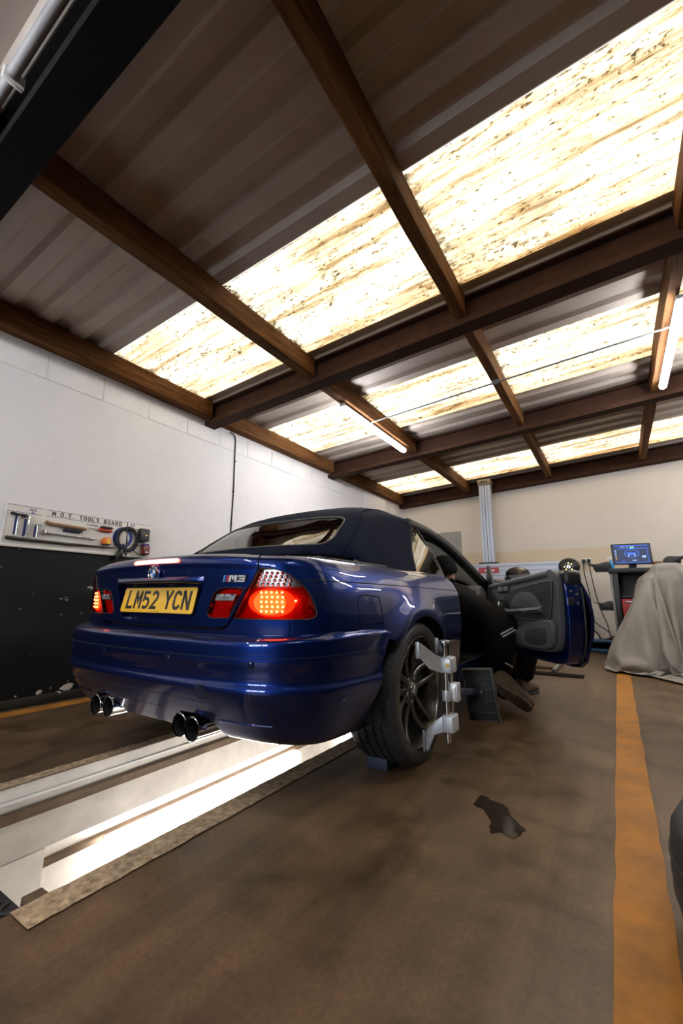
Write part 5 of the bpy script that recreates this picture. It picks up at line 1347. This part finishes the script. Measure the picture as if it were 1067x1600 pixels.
# reflective stripes: short bands wrapped on the legs
def band(p0, p1, wdt, nm='reflective_stripe'):
    """a thin tape on the cloth between two sight lines given as photo pixels"""
    out = []; o0 = Vector(CAM[:3])
    for k in range(13):
        x = p0[0]+(p1[0]-p0[0])*k/12; y = p0[1]+(p1[1]-p0[1])*k/12
        d = (cr*((x-533.5)/CAM[6]) + cu*((800-y)/CAM[6]) + cf).normalized()
        ok, h_, n_, _ = body.ray_cast(o0-PO, d)
        if ok: out.append((h_+n_*.003, n_))
    if len(out) < 3: return
    L = []; Rr = []
    for i, (p, n) in enumerate(out):
        d = (out[min(i+1, len(out)-1)][0]-out[max(i-1, 0)][0]).normalized(); s = d.cross(n).normalized()*wdt/2
        L.append(p+s); Rr.append(p-s)
    q = MB(); q.grid([L, Rr]); q.grid([[a - out[i][1]*.003 for i, a in enumerate(L)], L]); return q.build(nm, M['reflect'], per)
bpy.context.view_layer.update()
band((782, 991), (801, 981), .011); band((785, 995), (805, 984), .011); band((789, 1035), (805, 1045), .011)

# ================================================================== FLOOR THINGS
q = MB(); pd = smooth_poly([(1.184, -.274), (1.193, -.179), (1.241, -.207), (1.275, -.211), (1.304, -.242), (1.323, -.292), (1.347, -.321), (1.366, -.344), (1.380, -.362), (1.374, -.393), (1.360, -.440), (1.334, -.432), (1.309, -.422), (1.294, -.445), (1.274, -.411), (1.267, -.359), (1.250, -.325), (1.221, -.288)], 4)
pd = [(a+random.uniform(-.004, .004), b+random.uniform(-.004, .004)) for a, b in pd]
q.prism(pd, lambda a, b, h: (a, b, h), .0003, .0022); tag(q.build('oil_puddle', mat('wet_dark_oil', (.030, .021, .013), .08, 0, .3, 30, spec=.6), fixn=True), 'small dark oily puddle on the concrete behind the wheel', 'puddle')
# tyre lying flat at the right edge
ft = thing('loose_tyre', 'black tyre lying flat at the right edge beside the yellow line', 'tyre', (2.150, -.66, 0))
P = []
for i in range(64):
    a = 2*PI*i/64; c, s_ = math.cos(a), math.sin(a)
    P.append([(r*c*1.12, r*s_*1.12, z*1.3) for r, z in ((.215, .035), (.235, .008), (.28, .0), (.318, .010), (.336, .035), (.342, .075), (.343, .10), (.342, .135), (.336, .175), (.318, .200), (.28, .210), (.235, .202), (.215, .175))])
q = MB(); q.grid(P, closed_u=True); q.build('carcass', M['tyre'], ft, smooth=60)
for z in (.075, .105, .135):
    q = MB(); q.lathe([(.3815, -.004), (.3860, -.003), (.3860, .003), (.3815, .004)], (0, 0, z*1.3), (0, 0, 1), 64, cap=False); q.build('tread_band', M['black_rubber'], ft, smooth=40)
# turn plate set into the floor ahead of the car door
tp_ = thing('floor_turn_plate', 'rusty turning plate in a dark steel frame on the floor under the door', 'floor plate', (1.0, 3.4, 0))
q = MB(); q.box(-.38, .36, -.42, -.24, .001, .012); q.build('dark_rail', M['steel_black'], tp_, bevel=.003)
q = MB(); q.box(-.30, .06, .02, .50, .001, .030); q.build('plate', M['pit_dark'], tp_, bevel=.004)
q = MB(); q.box(-.34, -.30, -.24, .58, .001, .045); q.build('side_rail', M['steel'], tp_, bevel=.004)
q = MB(); q.box(.06, .10, -.24, .58, .001, .045); q.build('side_rail', M['steel'], tp_, bevel=.004)
q = MB(); q.tube([(-.20, .3, .03), (-.20, .3, .14)], .022, 12); q.build('stop_post', M['steel'], tp_, smooth=50)
# ================================================================== M.O.T. TOOLS BOARD (left wall)
BX = XL + .001
bd = thing('tools_board', 'white test tools board lettered in black and blue on the wall', 'tool board', (XL, -.29, 1.12))
def bl(y, z, x=0): return (x, y+.29, z-1.12)      # world y,z -> board-local
M['board'] = mat('white_board', (.66, .62, .57), .4, 0, .04, 10)
M['ink_blue'] = mat('blue_print', (.02, .04, .20), .5); M['ink_black'] = mat('black_print', (.02, .02, .022), .5)
q = MB(); q.box(.001, .009, *[v+.29 for v in (-.868, .288)], 0.0, .308); q.build('panel', M['board'], bd, bevel=.002)
q = MB(); q.box(.009, .020, *[v+.29 for v in (-.868, .10)], -.004, .018); q.build('bottom_ledge', M['board'], bd, bevel=.003)
q = MB(); q.box(.009, .013, *[v+.29 for v in (-.870, -.855)], 0, .308); q.build('edge_strip', M['badge_white'], bd)
for z in (1.423, 1.374):
    for y0, y1 in ((-.862, -.625), (-.600, .06), (.075, .285)):
        if z < 1.4 and y0 < -.61 and y1 < -.5: y1 = -.630
        q = MB(); q.box(.009, .0098, y0+.29, y1+.29, z-1.1216, z-1.1184); q.build('printed_line', M['ink_blue'], bd)
EX, EY = Vector((0, 1, 0)), Vector((0, 0, 1))
fbd = lambda a, b, h: Vector((.0078+h*.6, a+.29, b+1.3985-1.12))
yy_ = -.560
for ch in 'M.O.T. TOOLS BOARD':
    if ch == ' ': yy_ += .030; continue
    wd_ = .014 if ch == '.' else .024
    stroke('title_letter', GL[ch], .0075, yy_, wd_, .034, bd, fbd, M['ink_black']); yy_ += wd_ + .0095
txt('board_subtitle', 'STANDARD', .013, bl(-.250, 1.352, .0095), EX, EY, M['ink_blue'], bd, .0004, .0004)
for yc in (-.690, .098):
    for k, (dy, dz, up) in enumerate(((-.013, .009, 1), (.013, .009, 1), (0, -.014, 1))):
        P = [(-.013, -.010), (.013, -.010), (0, .013)]; I = [(-.006, -.006), (.006, -.006), (0, .005)]
        q = MB()
        for a, b in ((0, 1), (1, 2), (2, 0)):
            f3 = lambda p: Vector(bl(yc+dy+p[0], 1.398+dz+p[1], .0098))
            q.add([f3(P[a]), f3(P[b]), f3(I[b]), f3(I[a])], [(0, 1, 2, 3)])
        q.build('printed_triangle', M['ink_blue'], bd)
def tool(name, label, cat, y, z): return thing(name, label, cat, (XL+.011, y, z), group='tools hung on the tools board')
def peg(y, z, parent, base):
    q = MB(); q.tube([(-.003, y-base[0], z-base[1]), (.020, y-base[0], z-base[1])], .004, 8); q.build('holding_clip', M['chrome'], parent, smooth=50)
def shadow(y0, y1, z0, z1):      # painted tool silhouette on the board
    q = MB(); q.box(.009, .0096, y0+.29, y1+.29, z0-1.12, z1-1.12); q.build('painted_silhouette', M['ink_blue'], bd)
shadow(-.797, -.785, 1.205, 1.345); shadow(-.738, -.722, 1.200, 1.33); shadow(-.668, -.655, 1.203, 1.285); shadow(-.47, -.34, 1.268, 1.29)
q = MB(); q.lathe([(.092, .0), (.092, .0006), (.060, .0006), (.060, 0)], bl(.020, 1.282, .009), (1, 0, 0), 36, cap=False); q.build('painted_ring', M['ink_blue'], bd)
t = tool('tee_handle_tool', 'chrome tool with a black T handle at the left of the board', 'tool', -.78, 1.205)
q = MB(); q.tube([(.014, 0, 0), (.014, 0, .14)], .009, 12); q.build('shaft', M['chrome'], t, smooth=50)
q = MB(); q.tube([(.014, -.055, .150), (.014, -.045, .152), (.014, 0, .147), (.014, .045, .146), (.014, .055, .145)], [.007, .012, .010, .012, .007], 10); q.build('handle', M['black_rubber'], t, smooth=50)
t = tool('pin_tool', 'thin chrome pen-like tool second from the left on the board', 'tool', -.715, 1.20)
q = MB(); q.tube([(.012, -.004, 0), (.012, 0, .08), (.012, .003, .13), (.012, .004, .150)], [.008, .009, .006, .002], 10); q.build('barrel', M['chrome'], t, smooth=50)
q = MB(); q.tube([(.022, .004, .04), (.022, .006, .075)], .003, 8); q.build('pocket_clip', M['steel'], t, smooth=50)
t = tool('small_gauge', 'small chrome gauge with a green T top on the board', 'tool', -.65, 1.205)
q = MB(); q.tube([(.012, 0, 0), (.012, 0, .085)], .007, 10); q.build('stem', M['chrome'], t, smooth=50)
q = MB(); q.tube([(.012, -.022, .088), (.012, .022, .088)], .004, 8); q.build('top_bar', mat('green_enamel', (.04, .22, .10), .4), t, smooth=50)
t = tool('wire_brush', 'long wooden handled brush with dark bristles on the board', 'brush', -.45, 1.30)
q = MB(); q.tube(catmull([(.016, -.155, .030), (.016, -.12, .018), (.016, 0, .014), (.016, .08, .012), (.016, .145, .010)], 5), [.008]+[.014]*5+[.013]*14+[.010], 10); q.build('handle', mat('worn_brush_wood', (.28, .15, .07), .7, 0, .3, 30), t, smooth=60)
for k in range(12):
    q = MB(); q.box(.010, .024, -.02+.0115*k, -.0105+.0115*k, -.024, .004); q.build('bristle_tuft', M['black_rubber'], t, bevel=.001, segs=1)
peg(-.49, 1.305, t, (-.45, 1.30))
t = tool('inspection_bar', 'thin steel rod with a square head on the board', 'tool', -.41, 1.24)
q = MB(); q.tube([(.014, -.19, .006), (.014, .18, -.002), (.014, .20, -.003)], [.007, .007, .002], 10); q.build('rod', M['steel'], t, smooth=50)
q = MB(); q.cbox((.014, -.192, .006), (.022, .014, .045)); q.build('head', M['steel'], t, bevel=.003)
peg(-.56, 1.238, t, (-.41, 1.24)); peg(-.26, 1.232, t, (-.41, 1.24))
t = tool('pry_bar', 'long dark pry bar along the bottom of the board', 'pry bar', -.44, 1.175)
q = MB(); q.tube([(.015, -.40, .004), (.015, -.33, .001), (.015, 0, .0), (.015, .30, .006), (.015, .40, .008)], [.014, .013, .010, .007, .003], 10); q.build('bar', mat('dark_oiled_steel', (.06, .052, .045), .45, .6, .3, 30), t, smooth=50)
for y in (-.71, -.44, -.15): peg(y, 1.163, t, (-.44, 1.175))
t = tool('screwdriver', 'screwdriver with a red and black handle on the board', 'screwdriver', -.15, 1.33)
q = MB(); q.tube([(.014, -.15, -.004), (.014, -.05, -.001)], .0035, 8); q.build('blade', M['chrome'], t, smooth=50)
q = MB(); q.tube([(.016, -.055, -.006), (.016, -.04, -.008), (.016, .05, -.009), (.016, .062, -.009)], [.009, .013, .012, .007], 10); q.build('red_grip', mat('red_grip', (.45, .05, .02), .45), t, smooth=50)
q = MB(); q.tube([(.016, -.045, .014), (.016, -.03, .017), (.016, .05, .017), (.016, .062, .017)], [.007, .012, .012, .007], 10); q.build('black_grip', M['black_rubber'], t, smooth=50)
t = tool('tape_measure', 'yellow and orange tape measure on the board', 'tape measure', -.13, 1.205)
q = MB(); q.prism([(-.036, 0), (.036, 0), (.036, .035), (.026, .055), (.005, .064), (-.018, .058), (-.034, .038)], lambda a, b, h: (h, a, b), .0, .030); q.build('case', mat('orange_case', (.75, .16, .02), .4), t, bevel=.005)
q = MB(); q.prism([(-.004, .006), (.028, .006), (.028, .034), (.018, .048), (-.004, .050)], lambda a, b, h: (h, a, b), .030, .032); q.build('label_patch', M['plate_yellow'], t)
q = MB(); q.prism([(-.038, -.003), (.038, -.003), (.038, .003), (-.038, .003)], lambda a, b, h: (h, a, b), .0, .031); q.build('base_strip', M['black_rubber'], t, bevel=.002)
t = thing('coiled_cable', 'thick coil of black cable hanging on the blue ring of the board', 'cable', (XL+.011, .055, 1.27), group='tools hung on the tools board')
for k in range(5):
    pts = []; rr_ = .080 + .006*k
    for i in range(41):
        a = 2*PI*i/40; pts.append((.012+.005*(k % 3) + .003*math.sin(3*a+k), rr_*.98*math.cos(a)+.004*math.sin(2*a+k), (rr_+.006)*math.sin(a)))
    q = MB(); q.tube(pts, .0055, 7, cap=False); q.build('cable_loop', M['black_rubber'], t, smooth=60)
q = MB(); q.tube(catmull([(.02, .05, -.085), (.02, .10, -.115), (.015, .15, -.125), (.012, .20, -.122)], 6), .004, 7); q.build('loose_end', M['black_rubber'], t, smooth=60)
q = MB(); q.tube(catmull([(.015, -.09, .0), (.018, -.095, -.05), (.015, -.07, -.08), (.015, 0, -.06)], 6), .0035, 7); q.build('blue_lead', M['ink_blue'], t, smooth=60)
t = tool('inspection_lamp', 'black telescopic rod lamp hanging over the cable coil', 'lamp', .04, 1.10)
q = MB(); q.tube([(.045, -.005, .02), (.045, -.008, .15), (.045, -.012, .20), (.045, -.018, .315)], [.010, .008, .005, .003], 10); q.build('rod', M['black_plastic'], t, smooth=50)
q = MB(); q.tube([(.030, -.065, -.01), (.035, -.058, .02), (.035, -.045, .055), (.030, -.03, .075)], [.016, .026, .028, .012], 12); q.build('lamp_head', M['black_plastic'], t, smooth=60)
q = MB(); q.bar((.012, -.02, .12), (.047, -.02, .12), .012, .012); q.build('hook', M['steel'], t)
t = tool('battery_charger', 'black plastic charger box at the right end of the board', 'charger', .20, 1.265)
q = MB(); q.prism(rrect(.092, .118, .012), lambda a, b, h: (h, a, b+.06), .0, .045); q.build('case', M['black_plastic'], t, bevel=.004)
q = MB(); q.box(.0455, .0465, .008, .020, .055, .062); q.build('indicator', mat('amber_lamp', (.6, .2, .02), .4, emit=(1, .35, .05), estr=1.0), t)
for k in range(3):
    q = MB(); q.box(.0452, .0468, -.03, .03, .09+.007*k, .0925+.007*k); q.build('vent_rib', M['trim_black'], t)
q = MB(); q.tube(catmull([(.02, .0, 0), (.02, -.01, -.02), (.018, -.045, -.045), (.015, -.08, -.05)], 5), .003, 6); q.build('lead', M['black_rubber'], t, smooth=60)
t = tool('red_gauge', 'dark red gauge box with a blue top below the charger', 'gauge', .235, 1.15)
q = MB(); q.prism(rrect(.066, .082, .010), lambda a, b, h: (h, a, b+.042), .0, .035); q.build('case', mat('dark_red_plastic', (.16, .02, .018), .4), t, bevel=.004)
q = MB(); q.box(.0, .036, -.03, .022, .083, .100); q.build('blue_top', mat('blue_violet_plastic', (.06, .05, .30), .4), t, bevel=.003)
q = MB(); q.box(.0352, .0362, -.012, .018, .016, .028); q.build('white_mark', M['badge_white'], t)

# ================================================================== WHEEL ALIGNMENT RIG (rear wall)
M['alu_white'] = mat('anodised_white_aluminium', (.50, .53, .62), .4, .35, .04, 20)
rig = thing('alignment_rig', 'white aluminium wheel alignment column with a wide camera beam', 'alignment rig', (-.09, 5.6, 0))
cw = .095
pr = [(-cw, -.07), (-.062, -.07), (-.058, -.055), (-.042, -.055), (-.038, -.07), (-.008, -.07), (-.006, -.045), (.006, -.045), (.008, -.07), (.038, -.07), (.042, -.055), (.058, -.055), (.062, -.07), (cw, -.07), (cw, .07), (-cw, .07)]
q = MB(); q.prism(pr, lambda a, b, h: (a, b, h), .05, 2.80); q.build('column', M['alu_white'], rig)
q = MB(); q.box(-.115, .115, -.09, .085, 2.80, 2.90); cp = q.build('column_cap', mat('bronze_cap', (.24, .19, .13), .45, .3), rig, bevel=.012)
for k in range(5):
    q = MB(); q.box(-.06+.025*k, -.045+.025*k, -.092, -.089, 2.83, 2.87); q.build('cap_slot', M['gap'], cp)
q = MB(); q.box(-.30, .30, -.25, .25, .0, .05); q.build('foot_plate', M['steel_black'], rig, bevel=.01)
bp = [(-.06, 1.10), (.06, 1.10), (.06, 1.36), (-.06, 1.36), (-.06, 1.325), (-.050, 1.318), (-.050, 1.305), (-.06, 1.298), (-.06, 1.245), (-.052, 1.238), (-.052, 1.225), (-.06, 1.218), (-.06, 1.165), (-.050, 1.158), (-.050, 1.145), (-.06, 1.138)]
q = MB(); q.prism(bp, lambda a, b, h: (h, a-.20, b), -1.10, 1.16); q.build('beam', M['alu_white'], rig)
q = MB(); q.box(-.16, .16, -.13, -.06, 1.33, 1.40); q.build('carriage', M['black_plastic'], rig, bevel=.01)
q = MB(); q.box(-.13, .20, -.264, -.258, 1.20, 1.30); lb = q.build('red_label', mat('red_label', (.42, .06, .07), .4), rig)
q = MB(); q.box(-.03, .13, -.2655, -.2638, 1.238, 1.262); q.build('label_lettering', M['badge_white'], lb)
for sx in (1.24, -1.24):
    P = []
    for i in range(13):
        t_ = -1 + 2*i/12; k = math.sqrt(max(0, 1-abs(t_)**2.6)); P.append([(sx+.150*k*math.cos(a)*1.0, -.24+.085*t_, 1.27+.135*k*math.sin(a)) for a in [2*PI*j/28 for j in range(28)]])
    q = MB(); q.grid(P, closed_v=True); pod = q.build('camera_pod', M['black_plastic'], rig, smooth=70)
    q = MB(); q.lathe([(.030, 0), (.030, .010), (.022, .012), (.0001, .004)], (sx, -.318, 1.265), (0, -1, 0), 20); q.build('camera_lens', M['chrome'], pod, smooth=50)
    for k in range(8):
        a = 2*PI*k/8; lm_ = M['led_y'] if 'led_y' in M else M.setdefault('led_y', emis_mat('lit_yellow_led', (1, .75, .10), 3))
        q = MB(); q.lathe([(.010, 0), (.009, .005), (.0001, .006)], (sx+.056*math.cos(a), -.312, 1.265+.056*math.sin(a)), (0, -1, 0), 8); q.build('pod_led', lm_ if k % 3 else M['badge_white'], pod)

# sockets, cables, notice panel on the rear wall
sk_ = thing('double_socket', 'white twin wall socket with two black plugs beside the monitor cart', 'socket', (1.36, YB, 1.40))
q = MB(); q.box(-.075, .075, -.012, -.001, -.045, .045); q.build('plate', M['white_plastic'], sk_, bevel=.003)
for x in (-.037, .037):
    q = MB(); q.box(x-.026, x+.026, -.055, -.011, -.030, .028); q.build('plug', M['black_plastic'], sk_, bevel=.006)
cbl = thing('power_leads', 'two thin black leads dropping from the wall plugs to the floor', 'cable', (1.36, YB-.04, 0))
for k, pts in enumerate(([(-.037, 0, 1.37), (-.045, .0, 1.2), (-.01, .02, .9), (.0, .02, .70), (-.02, .02, .52)], [(.037, 0, 1.37), (.05, 0, 1.15), (.09, .02, .8), (.13, .02, .6), (.19, .0, .4), (.22, -.05, .2), (.24, -.1, .10)], [(.0, .02, .45), (.10, .01, .36), (.20, 0, .28), (.24, -.08, .16)], [(.52, -.6, .68), (.46, -.4, .45), (.30, -.2, .25), (.12, -.1, .16)], [(.60, -.62, .55), (.48, -.4, .38), (.28, -.2, .2), (.05, -.06, .17)], [(-.2, -.05, .28), (-.05, -.05, .33), (.05, -.05, .25), (.08, -.06, .18)])):
    q = MB(); q.tube(catmull(pts, 7), .007 if k < 3 else .011, 8); q.build('lead', M['black_rubber'], cbl, smooth=60)
q = MB(); q.box(-.035, .025, -.01, .035, .43, .52); ad = q.build('lead_adaptor', M['black_plastic'], cbl, bevel=.006)
q = MB(); q.box(-.018, .008, -.0125, -.0095, .455, .485); q.build('yellow_label', M['plate_yellow'], ad)
q = MB(); q.box(-1.10, -.69, YB-.012, YB-.001, 1.55, 2.065); nb_ = q.build('notice_panel', mat('grey_wall_panel', (.34, .32, .30), .5, 0, .08, 3), bevel=.003)
tag(nb_, 'plain grey panel fixed flat to the rear wall above the windscreen', 'panel')
# blue lift base by the wall
lf = thing('lift_base', 'blue painted steel lift base on the floor by the rear wall', 'lift', (1.45, 5.70, 0))
M['lift_blue'] = mat('blue_lift_paint', (.02, .10, .22), .45, 0, .2, 20, .1, 60)
q = MB(); q.box(-.45, .35, -.12, .20, .145, .175); q.build('top_plate', M['lift_blue'], lf, bevel=.004)
q = MB(); q.box(-.45, .35, -.12, -.10, .01, .055); q.build('lower_rail', M['lift_blue'], lf, bevel=.004)
q = MB(); q.box(-.45, .35, .10, .18, .0, .145); q.build('rear_web', M['steel_black'], lf, bevel=.004)
for x in (-.40, .28): 
    q = MB(); q.box(x, x+.05, -.11, .10, .0, .145); q.build('end_web', M['lift_blue'], lf, bevel=.004)

# ================================================================== MONITOR CART
ca = thing('monitor_cart', 'black wheeled equipment cart with a red drawer behind the covered machine', 'cart', (2.0, 5.05, 0))
q = MB(); q.box(-.34, .40, -.26, .26, 1.13, 1.19); q.build('top_shelf', M['black_plastic'], ca, bevel=.012)
q = MB(); q.box(-.30, -.235, -.24, -.16, .06, 1.13); q.build('post', M['black_plastic'], ca, bevel=.006)
q = MB(); q.box(.31, .375, -.24, -.16, .06, 1.13); q.build('post', M['black_plastic'], ca, bevel=.006)
q = MB(); q.box(-.30, .375, .18, .24, .06, 1.13); q.build('back_panel', M['black_plastic'], ca, bevel=.006)
q = MB(); q.box(-.33, -.301, -.23, .24, .10, 1.12); q.build('side_panel', M['grey_plastic'], ca, bevel=.004)
q = MB(); q.box(-.22, .30, -.23, .17, .80, .825); q.build('middle_shelf', M['black_plastic'], ca, bevel=.004)
q = MB(); q.box(-.225, .30, -.25, .17, .46, .785); dw = q.build('drawer', mat('red_drawer', (.36, .022, .018), .4, 0, .1, 10), ca, bevel=.006)
q = MB(); q.bar((-.19, -.262, .748), (.27, -.262, .748), .018, .018); q.build('drawer_handle', M['alu'], dw, bevel=.003)
q = MB(); q.box(-.32, .40, -.26, .26, .05, .10); q.build('base', M['black_plastic'], ca, bevel=.01)
for x in (-.27, .34):
    for y in (-.2, .2):
        q = MB(); q.lathe([(.030, -.012), (.034, -.008), (.034, .008), (.030, .012)], (x, y, .034), (1, 0, 0), 16); q.build('castor', M['black_rubber'], ca, smooth=40)
def tray(x0, x1, z0, z1, nm='side_tray'):
    q = MB(); n = 4
    q.prism([(x0, z1), (x0+.06, z1-.02), (x0+.085, z0), (x1, z0), (x1, z1-.01), (x1-.02, z1+.025), (x1-.07, z1+.02), (x0+.12, z1-.005)], lambda a, b, h: (a, h, b), -.20, .16); return q.build(nm, M['black_plastic'], ca, bevel=.006)
tray(-.585, -.30, 1.165, 1.265); tray(-.565, -.325, .63, .735)
q = MB(); q.prism([(.27, 1.20), (.31, 1.32), (.345, 1.335), (.46, 1.325), (.545, 1.345), (.545, 1.322), (.47, 1.295), (.46, 1.235), (.40, 1.19)], lambda a, b, h: (a, h, b), -.20, .16); q.build('side_tray', M['black_plastic'], ca, bevel=.006)
q = MB(); q.box(.12, .14, -.268, -.259, 1.150, 1.162); q.build('power_light', emis_mat('lit_green_led', (.1, 1, .35), 5), ca)
# monitor with its screen
mo = thing('computer_monitor', 'black flat monitor showing a blue steering wheel graphic on the cart', 'monitor', (1.955, 5.02, 1.19), math.radians(8))
q = MB(); q.box(-.10, .10, -.08, .10, .0, .012); q.build('stand_base', M['black_plastic'], mo, bevel=.004)
q = MB(); q.box(-.045, .045, .015, .045, .010, .14); q.build('stand_neck', M['black_plastic'], mo, bevel=.006)
TM = Matrix.Translation((0, 0, .205)) @ Matrix.Rotation(math.radians(-7), 4, 'X')
def ms(nm, mtl, *b, bev=0):
    q = MB(); q.box(*b); q.xf(TM); return q.build(nm, mtl, mo, bevel=bev)
ms('bezel', M['black_plastic'], -.230, .230, -.014, .02, -.145, .145, bev=.005)
M['scr'] = emis_mat('screen_dark', (.006, .012, .035), 1.0, .02); M['scr_b'] = emis_mat('screen_blue', (.03, .14, .70), .5, .02); M['scr_w'] = emis_mat('screen_white', (.4, .55, .95), .5, .02); M['scr_g'] = emis_mat('screen_green', (.2, .9, .2), .8, .02)
so = ms('screen', M['scr'], -.215, .215, -.016, -.013, -.130, .130)
def sp(nm, mtl, x0, x1, z0, z1): 
    o = ms(nm, mtl, x0, x1, -.0172, -.0158, z0, z1); o.parent = so; return o
sp('screen_bar', M['scr_b'], -.20, .20, .112, .122); sp('screen_bar', M['scr_b'], -.165, .19, .070, .080); sp('screen_bar', M['scr_b'], -.20, .20, -.126, -.118); sp('screen_bar', M['scr_b'], .180, .186, -.11, .07)
for x in (-.12, -.09, -.05, -.01, .02): sp('screen_icon', M['scr_w'], x, x+.018, .094, .106)
for z in (.04, .01, -.02, -.05, -.08): sp('screen_icon', M['scr_w'] if z > -.03 else M['plate_yellow'], -.195, -.178, z, z+.014)
sp('screen_green_mark', M['scr_g'], -.01, .03, .080, .090); sp('screen_window', M['scr_w'], .115, .160, -.055, -.028); sp('screen_text', M['scr_w'], .0, .05, -.098, -.086); sp('screen_icon', M['scr_b'], -.11, -.095, -.11, -.085)
q = MB()
q.grid([[Vector((r*math.cos(a)*1.28, -.0172, r*math.sin(a)*.84+.005)) for a in [2*PI*j/40 for j in range(40)]] for r in (.060, .069)], closed_v=True); q.xf(TM); o = q.build('graphic_wheel_rim', M['scr_b'], mo); o.parent = so
q = MB(); q.prism([(-.05, .012), (-.025, .016), (.025, .016), (.05, .012), (.03, -.012), (.015, -.022), (-.015, -.022), (-.03, -.012)], lambda a, b, h: (a*1.3, h, b+.004), -.0176, -.0158); q.xf(TM); o = q.build('graphic_wheel_hub', M['scr_b'], mo); o.parent = so
q = MB(); q.prism([(-.035, 0), (-.022, .002), (-.035, -.040), (-.046, -.034)], lambda a, b, h: (a, h, b), -.0176, -.0158); q.xf(TM); o = q.build('graphic_wheel_spoke', M['scr_w'], mo); o.parent = so
q = MB(); q.prism([(.035, 0), (.022, .002), (.035, -.040), (.046, -.034)], lambda a, b, h: (a, h, b), -.0176, -.0158); q.xf(TM); o = q.build('graphic_wheel_spoke', M['scr_w'], mo); o.parent = so
# spray bottle, box on the cart
sb_ = thing('spray_bottle', 'blue spray bottle with a white trigger head beside the monitor', 'spray bottle', (1.70, 4.95, 1.19))
q = MB(); q.lathe([(.030, 0), (.038, .005), (.040, .03), (.040, .07), (.030, .095), (.014, .108), (.013, .125)], (0, 0, 0), (0, 0, 1), 24); q.build('bottle', mat('blue_liquid', (.04, .28, .55), .2, 0, .05, 20, coat=.5), sb_, smooth=50)
q = MB(); q.prism([(-.060, .150), (-.055, .165), (.012, .172), (.020, .160), (.016, .125), (-.010, .125), (-.018, .145)], lambda a, b, h: (a, h, b), -.010, .010); q.build('trigger_head', M['white_plastic'], sb_, bevel=.003)
q = MB(); q.box(-.066, -.058, -.006, .006, .150, .164); q.build('nozzle', M['black_plastic'], sb_)
bx_ = thing('small_box', 'small brown cardboard box at the right of the cart top', 'box', (2.225, 4.95, 1.19))
q = MB(); q.box(-.045, .045, -.04, .04, .0, .085); q.build('carton', mat('brown_card', (.22, .11, .05), .8, 0, .15, 20), bx_, bevel=.002)
q = MB(); q.box(-.046, .046, -.008, .008, .084, .086); q.build('tape', mat('parcel_tape', (.32, .20, .10), .35), bx_)

# ================================================================== COVERED MACHINE
def tarp():
    """let a cloth settle over the hidden machine, then keep the settled mesh"""
    q = MB(); q.box(1.99, 2.85, 3.72, 4.45, 0, 1.02); a_ = q.build('form', M['gap'], bevel=.03)
    q = MB(); q.add([(1.63, 3.62, 0), (2.1, 3.62, 0), (2.1, 4.4, 0), (1.63, 4.4, 0), (1.63, 3.62, .20), (2.03, 3.66, .95), (2.03, 4.4, .95), (1.63, 4.4, .20)], [(0,3,2,1), (4,5,6,7), (0,1,5,4), (1,2,6,5), (2,3,7,6), (3,0,4,7)]); b_ = q.build('form', M['gap'], bevel=.03)
    q = MB(); q.cbox((2.22, 4.0, 1.09), (.22, .5, .12)); c_ = q.build('form', M['gap'], bevel=.03)
    q = MB(); q.box(0.5, 4.5, 2.2, 6.0, -.1, .0); d_ = q.build('form', M['gap'])
    for f in (a_, b_, c_, d_):
        m_ = f.modifiers.new('col', 'COLLISION'); f.collision.thickness_outer = .012; f.collision.cloth_friction = 12
    n = 84; x0, x1, y0, y1 = .82, 3.65, 2.50, 5.25
    q = MB(); q.grid([[(x0+(x1-x0)*i/n, y0+(y1-y0)*j/n, 1.25 + .01*math.sin(i*.7)*math.cos(j*.5)) for j in range(n+1)] for i in range(n+1)])
    cl = q.build('dust_sheet', M['tarp'])
    cm = cl.modifiers.new('cloth', 'CLOTH'); st_ = cm.settings; st_.quality = 5; st_.mass = .35; st_.tension_stiffness = 18; st_.compression_stiffness = 18; st_.shear_stiffness = 8; st_.bending_stiffness = 1.6; st_.air_damping = 1.5
    cm.collision_settings.collision_quality = 2; cm.collision_settings.distance_min = .01; cm.collision_settings.use_self_collision = False
    cm.point_cache.frame_start = 1; cm.point_cache.frame_end = 70
    for f in range(1, 62): SC.frame_set(f)
    dg_ = bpy.context.evaluated_depsgraph_get(); me_ = bpy.data.meshes.new_from_object(cl.evaluated_get(dg_))
    cl.modifiers.clear(); cl.data = me_
    for f in (a_, b_, c_, d_): bpy.data.objects.remove(f)
    SC.frame_set(1)
    for v in me_.vertices: v.co.z = max(v.co.z, .004)
    # give the sheet its thickness
    sm = cl.modifiers.new('thickness', 'SOLIDIFY'); sm.thickness = .004
    ss = cl.modifiers.new('smooth', 'SUBSURF'); ss.levels = 1; ss.render_levels = 1
    me_.shade_smooth(); return cl
M['tarp'] = mat('grey_dust_sheet', (.27, .245, .215), .7, 0, .18, 4, .05, 60)
tag(tarp(), 'grey dust sheet draped in folds over a machine beside the monitor cart', 'dust sheet')
